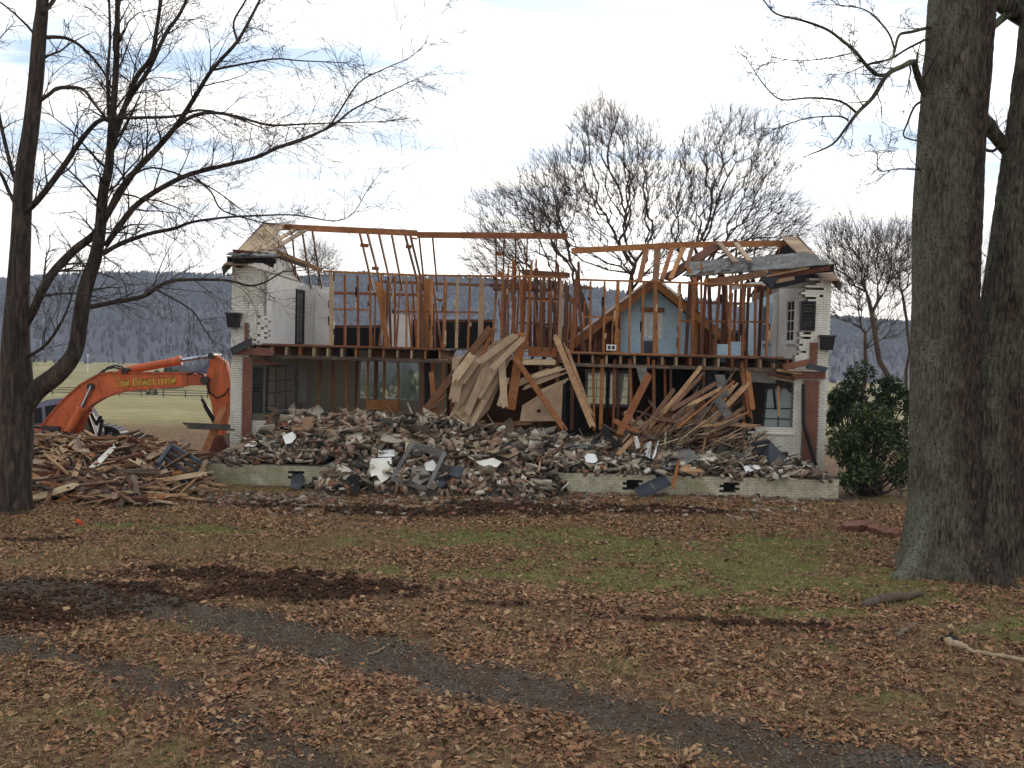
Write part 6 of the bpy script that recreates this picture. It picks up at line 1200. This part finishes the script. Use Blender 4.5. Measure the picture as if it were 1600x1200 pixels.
# ================================================================ SHRUBS
def shrub(name, label, blobs, base, nleaf, size, group=None, mat='shrub_leaf'):
    t = thing(name, label, 'shrub', (base[0], base[1], gz(*base[:2]))); mb = MB(); bx_ = Vector((base[0], base[1], -.05))
    b2 = []
    for c, rad, wgt in blobs:
        for _ in range(11): u = rvec(1).normalized()*random.uniform(.3, 1.15); s_ = random.uniform(.17, .42); b2.append(((c[0]+u.x*rad[0], c[1]+u.y*rad[1], c[2]+u.z*rad[2]), tuple(q*s_ for q in rad), wgt*s_))
    blobs = b2
    C = []; Nn = []
    tot = sum(w for *_, w in blobs)
    for c, rad, wgt in blobs:
        k = int(nleaf/5*wgt/tot); u = rng.normal(0, 1, (k, 3)); u /= np.linalg.norm(u, axis=1)[:, None]; lum = 1+.22*np.array([noise.noise(Vector(a)*2.2+Vector(c)) for a in u]); rr = rng.uniform(.45, 1, (k, 1))**.5*lum[:, None]
        C.append(np.array(c)+u*rr*np.array(rad)); Nn.append(u)
        for _ in range(1):
            e = Vector(c)+Vector((random.gauss(0, .4)*rad[0], random.gauss(0, .4)*rad[1], random.uniform(-.2, .6)*rad[2])); s_ = bx_+Vector((random.uniform(-.35, .35), random.uniform(-.2, .2), 0)); mid = s_.lerp(e, .5)+rvec(.12); mb.tube([s_, mid, e], [.035, .025, .01], 5)
    C = np.concatenate(C); Nn = np.concatenate(Nn); k = C[:, 2] > .12; C, Nn = C[k], Nn[k]; C = np.repeat(C, 5, 0); Nn = np.repeat(Nn, 5, 0); n = len(C)
    d = Nn*.7+rng.normal(0, .6, (n, 3)); d[:, 2] += .1; d /= np.linalg.norm(d, axis=1)[:, None]; s2 = np.cross(d, rng.normal(0, .3, (n, 3))+np.array([0, 0, 1.])); s2 /= np.linalg.norm(s2, axis=1)[:, None]+1e-9; up = np.cross(s2, d)
    Ls = size*rng.uniform(.7, 1.25, n)[:, None]; W = Ls*.17; o0 = C+d*.02
    V = np.stack([o0, o0+d*Ls*.45+s2*W+up*W*.3, o0+d*Ls-up*Ls*.15, o0+d*Ls*.45-s2*W+up*W*.3], 1).reshape(-1, 3); b = np.arange(n)*4
    o = soup('foliage', V, np.concatenate([np.stack([b, b+1, b+2], 1), np.stack([b, b+2, b+3], 1)]), mat, np.tile(rng.uniform(0, 1, n), 2)); o.parent = t; o.matrix_parent_inverse = WI[t.name]; o['kind'] = 'stuff'
    mb.build('stem', 'twig', t); return t
SB = lambda x, y, Y, rx, ry, w: PXB(x, y, Y, rx, ry, (rx+ry)/2)+(w,)
shrub('evergreen_shrub', 'tall dark evergreen shrub against the end wall of the house', [SB(1336, 612, 29, 46, 36, 1), SB(1392, 606, 29, 36, 34, .8), SB(1312, 640, 28.5, 24, 34, .5), SB(1360, 655, 28.5, 56, 36, .8)], (at(1345, 700, 28.8).x, 28.8), 8500, .15)
shrub('evergreen_shrub', 'lower glossy evergreen shrub in front beside the porch end', [SB(1345, 670, 25.6, 46, 34, 1), SB(1395, 665, 25.6, 34, 36, .8), SB(1325, 705, 25.2, 30, 28, .7), SB(1405, 720, 25.6, 26, 44, .6), SB(1350, 735, 25.0, 30, 22, .5), SB(1318, 748, 24.9, 14, 18, .25)], (at(1362, 770, 25.5).x, 25.6), 8500, .16, None, 'shrub_leaf_glint')
shrub('evergreen_shrub', 'evergreen shrub filling the view through the picture window', [((-5.6, 38.5, 1.7), (1.5, 1, 1.6), 1), ((-4.2, 38.8, 1.9), (1.3, 1, 1.6), 1)], (-5, 38.6), 4500, .2)
shrub('evergreen_shrub', 'low shrub beyond the oak at the picture edge', [SB(1610, 690, 27, 40, 36, 1)], (at(1610, 720, 27).x, 27), 2500, .15)
# ================================================================ FIELD: fence, pole, far buildings, young evergreens
FN = thing('field_fence', 'long dark post and rail fence across the field', 'fence', (-60, 145, gz(-60, 145)))
fx = -92.
while fx < -38:
    y_ = 145+(fx+60)*.05; z_ = gz(fx, y_); q = MB(); q.box((fx, y_, z_+.62), (.16, .16, 1.4)); q.build('post', 'old_wood', FN)
    for hz_ in (.45, .85, 1.2): q = MB(); y2 = y_+.17; q.bar((fx+.02, y_-.1, z_+hz_), (fx+3.38, y2-.1, gz(fx+3.4, y2)+hz_), .13, .04, (0, -1, 0)); q.build('rail', 'old_wood', FN)
    fx += 3.4
p = at(137, 592, 250); q = MB(); q.tube([(p.x, 250, -6.6), (p.x, 250, at(137, 556, 250).z)], [.11, .06], 8); q.box((p.x, 250, at(137, 555, 250).z), (.5, .3, .35), None); tag(q.build('flag_pole', 'white_paint', None, False), 'thin white pole standing far beyond the field', 'pole')
for x0, x1, y0, y1, Y, lb in ((70, 132, 590, 597, 300, 'long white low building far beyond the field at the foot of the hill'), (276, 300, 575, 581, 420, 'tiny white building high on the far slope'), (290, 297, 571, 579, 420, 'small white shed beside the tiny far building')):
    a = at(x0, y0, Y); b = at(x1, y1, Y); t = thing('farm_building', lb, 'building', ((a.x+b.x)/2, Y, b.z)); w_ = b.x-a.x; h_ = a.z-b.z; q = MB(); q.box(((a.x+b.x)/2, Y, b.z+h_*.3-1.5), (w_, 9, h_*.6+3)); q.build('wall', 'plaster', t); q = MB(); q.prism([(a.x-.3, Y-5, b.z+h_*.6), (a.x-.3, Y+5, b.z+h_*.6), (a.x-.3, Y, a.z+.6)], (w_+.6, 0, 0)); fixnormals(q.build('roof', 'slate', t).data)
    for i in range(max(2, int(w_/3))): q = MB(); q.box((a.x+(i+.5)*w_/max(2, int(w_/3)), Y-4.52, b.z+h_*.3), (.9, .06, h_*.3)); q.build('window', 'dark_glass', t)
for i, (x, y, Y, h_) in enumerate(((245, 606, 190, 3.2), (262, 607, 185, 4.2), (275, 606, 188, 3.4), (205, 609, 175, 1.8), (222, 609, 172, 1.7), (238, 612, 160, 2.2), (186, 610, 178, 1.6))):
    p = at(x, y, Y); z_ = gz(p.x, Y); lb = ('bushy evergreen at the field edge, first of three together', 'tallest bushy evergreen at the far field edge', 'bushy evergreen just right of the tallest one', 'tiny young evergreen behind the fence under the boom', 'second tiny evergreen behind the fence', 'small evergreen near the fence beside the bushy three', 'tiniest evergreen at the left of the row')[i]
    t = thing('young_evergreen', lb, 'tree', (p.x, Y, z_), 'young evergreens beyond the fence'); q = MB(); q.tube([(p.x, Y, z_-.1), (p.x, Y, z_+h_*.9)], [.09, .03], 5); q.build('trunk', 'twig', t); V = []; n = 500
    u = rng.uniform(0, 1, n); an = rng.uniform(0, 6.28, n); rr = (1-u)**.8*h_*.42*rng.uniform(.4, 1, n); c_ = np.stack([p.x+np.cos(an)*rr, Y+np.sin(an)*rr, z_+.15+u*h_], 1); dv = np.stack([np.cos(an), np.sin(an), rng.uniform(-.5, .5, n)], 1)*h_*.11; sv_ = np.cross(dv, rng.normal(0, 1, (n, 3)))*.5
    o = soup('foliage', np.stack([c_, c_+dv+sv_, c_+dv-sv_], 1).reshape(-1, 3), np.arange(n*3).reshape(-1, 3), 'shrub_leaf', rng.uniform(0, 1, n)); o.parent = t; o.matrix_parent_inverse = WI[t.name]; o['kind'] = 'stuff'
# ================================================================ ON THE LAWN
def log_(name, label, pts, rad, mat, cat='branch', n=9, wob=.25):
    P = [gr(x, y) for x, y in pts]; P = [Vector((p.x, p.y, gz(p.x, p.y)+r*.8)) for p, r in zip(P, rad)]; P = [a.lerp(b, t/5)+rvec(.012) for a, b in zip(P[:-1], P[1:]) for t in range(5)]+[P[-1]]; rad = [(a+(b-a)*t/5)*random.uniform(.94, 1.06) for a, b in zip(rad[:-1], rad[1:]) for t in range(5)]+[rad[-1]]; c_ = P[0].copy(); q = MB(); q.tube([p-c_ for p in P], rad, n, wob=wob); return tag(q.build(name, mat, None, True, None) if False else link(_m(q, name, mat), name, None, c_), label, cat)
def _m(q, name, mat): me = q.mesh(name, name != 'split_log'); me.materials.append(MAT[mat]); return me
log_('split_log', 'reddish split log lying on the grass beside the oak', [(1314, 830), (1336, 831), (1352, 829), (1376, 836), (1404, 842)], [.13, .14, .12, .13, .09], 'red_log', 'log', 5, .2)
log_('dead_branch', 'pale barkless branch with a dark torn end in the leaves', [(1478, 1010), (1500, 1016), (1520, 1022), (1560, 1030), (1610, 1040)], [.06, .05, .028, .03, .04], 'pale_stick'); log_('branch_stub', 'dark torn end of the pale barkless branch', [(1474, 1006), (1486, 1008), (1504, 1016)], [.05, .075, .04], 'matte_black', 'branch', 7, .4)
log_('dead_branch', 'short stick standing out of the leaves before the pale branch', [(1402, 998), (1415, 988), (1430, 978)], [.03, .034, .03], 'old_wood'); log_('rotten_log', 'flat rotten log half sunk in leaves below the oak', [(1350, 950), (1376, 942), (1410, 938), (1442, 930)], [.06, .085, .08, .04], 'old_wood', 'log', 7, .3)
log_('dead_branch', 'long thin twig on the grass left of the oak root', [(1345, 872), (1380, 884), (1410, 893)], [.012, .018, .012], 'bark_maple'); log_('dead_branch', 'grey curved twig in the leaves below the rotten log', [(1285, 1010), (1305, 1003), (1325, 1000)], [.012, .014, .008], 'old_wood')
log_('dead_branch', 'small pale stick lying on the upper wheel track', [(494, 1032), (508, 1036), (520, 1042)], [.014, .014, .01], 'pale_stick'); log_('dead_branch', 'thin pale stick angled across the upper wheel track', [(577, 1024), (590, 1018), (602, 1011)], [.008, .009, .007], 'pale_stick'); log_('dead_branch', 'dark fallen twig on the lawn at mid picture', [(640, 864), (652, 867), (664, 872)], [.016, .016, .01], 'bark_maple')
p = gr(120, 822); fl = thing('survey_flag', 'small orange marking flag in the grass before the timber heap', 'flag', p); q = MB(); q.tube([p, p+Vector((0, 0, .16))], [.004, .004], 5); q.build('wire', 'steel', fl); q = MB(); q.add([p+Vector((0, 0, .17)), p+Vector((.1, -.02, .1)), p+Vector((.15, .01, .03)), p+Vector((.03, .03, .04)), p+Vector((-.02, 0, .09))], [(0, 1, 2, 3, 4), (4, 3, 2, 1, 0)]); q.build('pennant', 'flag_orange', fl)
q = MB(); P = [gr(1463, 868)+Vector((0, -.05, .25)), gr(1466, 880)+Vector((0, -.08, .12)), gr(1472, 894)+Vector((0, 0, .04)), gr(1482, 901)+Vector((0, 0, .03))]; q.tube(P, [.02]*4, 6); tag(q.build('grey_hose', 'slate', None, True), 'short grey hose end hanging at the foot of the oak', 'hose')
# dry weed stalks close to the camera
wp = [(240, 1130, 80), (262, 1120, 95), (205, 1118, 60), (305, 1150, 60), (290, 1175, 70), (175, 1140, 55), (320, 1190, 50), (60, 1200, 50), (10, 1060, 40), (150, 1200, 80), (30, 1030, 30)]
plain('dry_stalk', (120, 84, 54), (156, 116, 78), 8, .95, .1)
for i, (x, y, hpx) in enumerate(wp):
    b = gr(x, y); h_ = hpx*b.y/F; c_ = Vector((b.x, b.y, gz(b.x, b.y))); q = MB(); ln = Vector((random.uniform(-.1, .14), random.uniform(-.05, .05), 0)); P = [Vector((0, 0, -.02))]+[Vector((0, 0, h_*k_/5))+ln*(k_/5)**2 for k_ in range(1, 6)]; q.tube(P, [.006, .0055, .005, .0045, .004, .002], 4)
    for k_ in range(10): t = random.uniform(.3, 1); a = P[0].lerp(P[-1], t); e = a+Vector((random.uniform(-.05, .05), random.uniform(-.05, .05), random.uniform(.03, .09))); q.tube([a, e], [.002, .004], 3)
    tag(link(_m(q, 'dry_weed', 'dry_stalk'), 'dry_weed', None, c_), ('dry weed stalk, %s, near the lower wheel track' % ('one of the tallest' if hpx > 75 else 'middling tall' if hpx > 52 else 'short')), 'weed', 'dry weed stalks in the foreground')
# ================================================================ HAZE
HZ = bpy.data.materials.new('haze'); HZ.use_nodes = True; nt = HZ.node_tree; nt.nodes.clear(); pv = nt.nodes.new('ShaderNodeVolumePrincipled'); pv.inputs['Color'].default_value = (.74, .85, 1, 1); pv.inputs['Density'].default_value = .00027; pv.inputs['Anisotropy'].default_value = .0
mo_ = nt.nodes.new('ShaderNodeOutputMaterial'); nt.links.new(pv.outputs[0], mo_.inputs['Volume']); MAT['haze'] = HZ
q = MB(); q.box((0, 550, 45), (3200, 1800, 112)); o = q.build('haze', 'haze'); tag(o, 'thin blue winter haze lying over the whole valley', 'haze', kind='stuff')
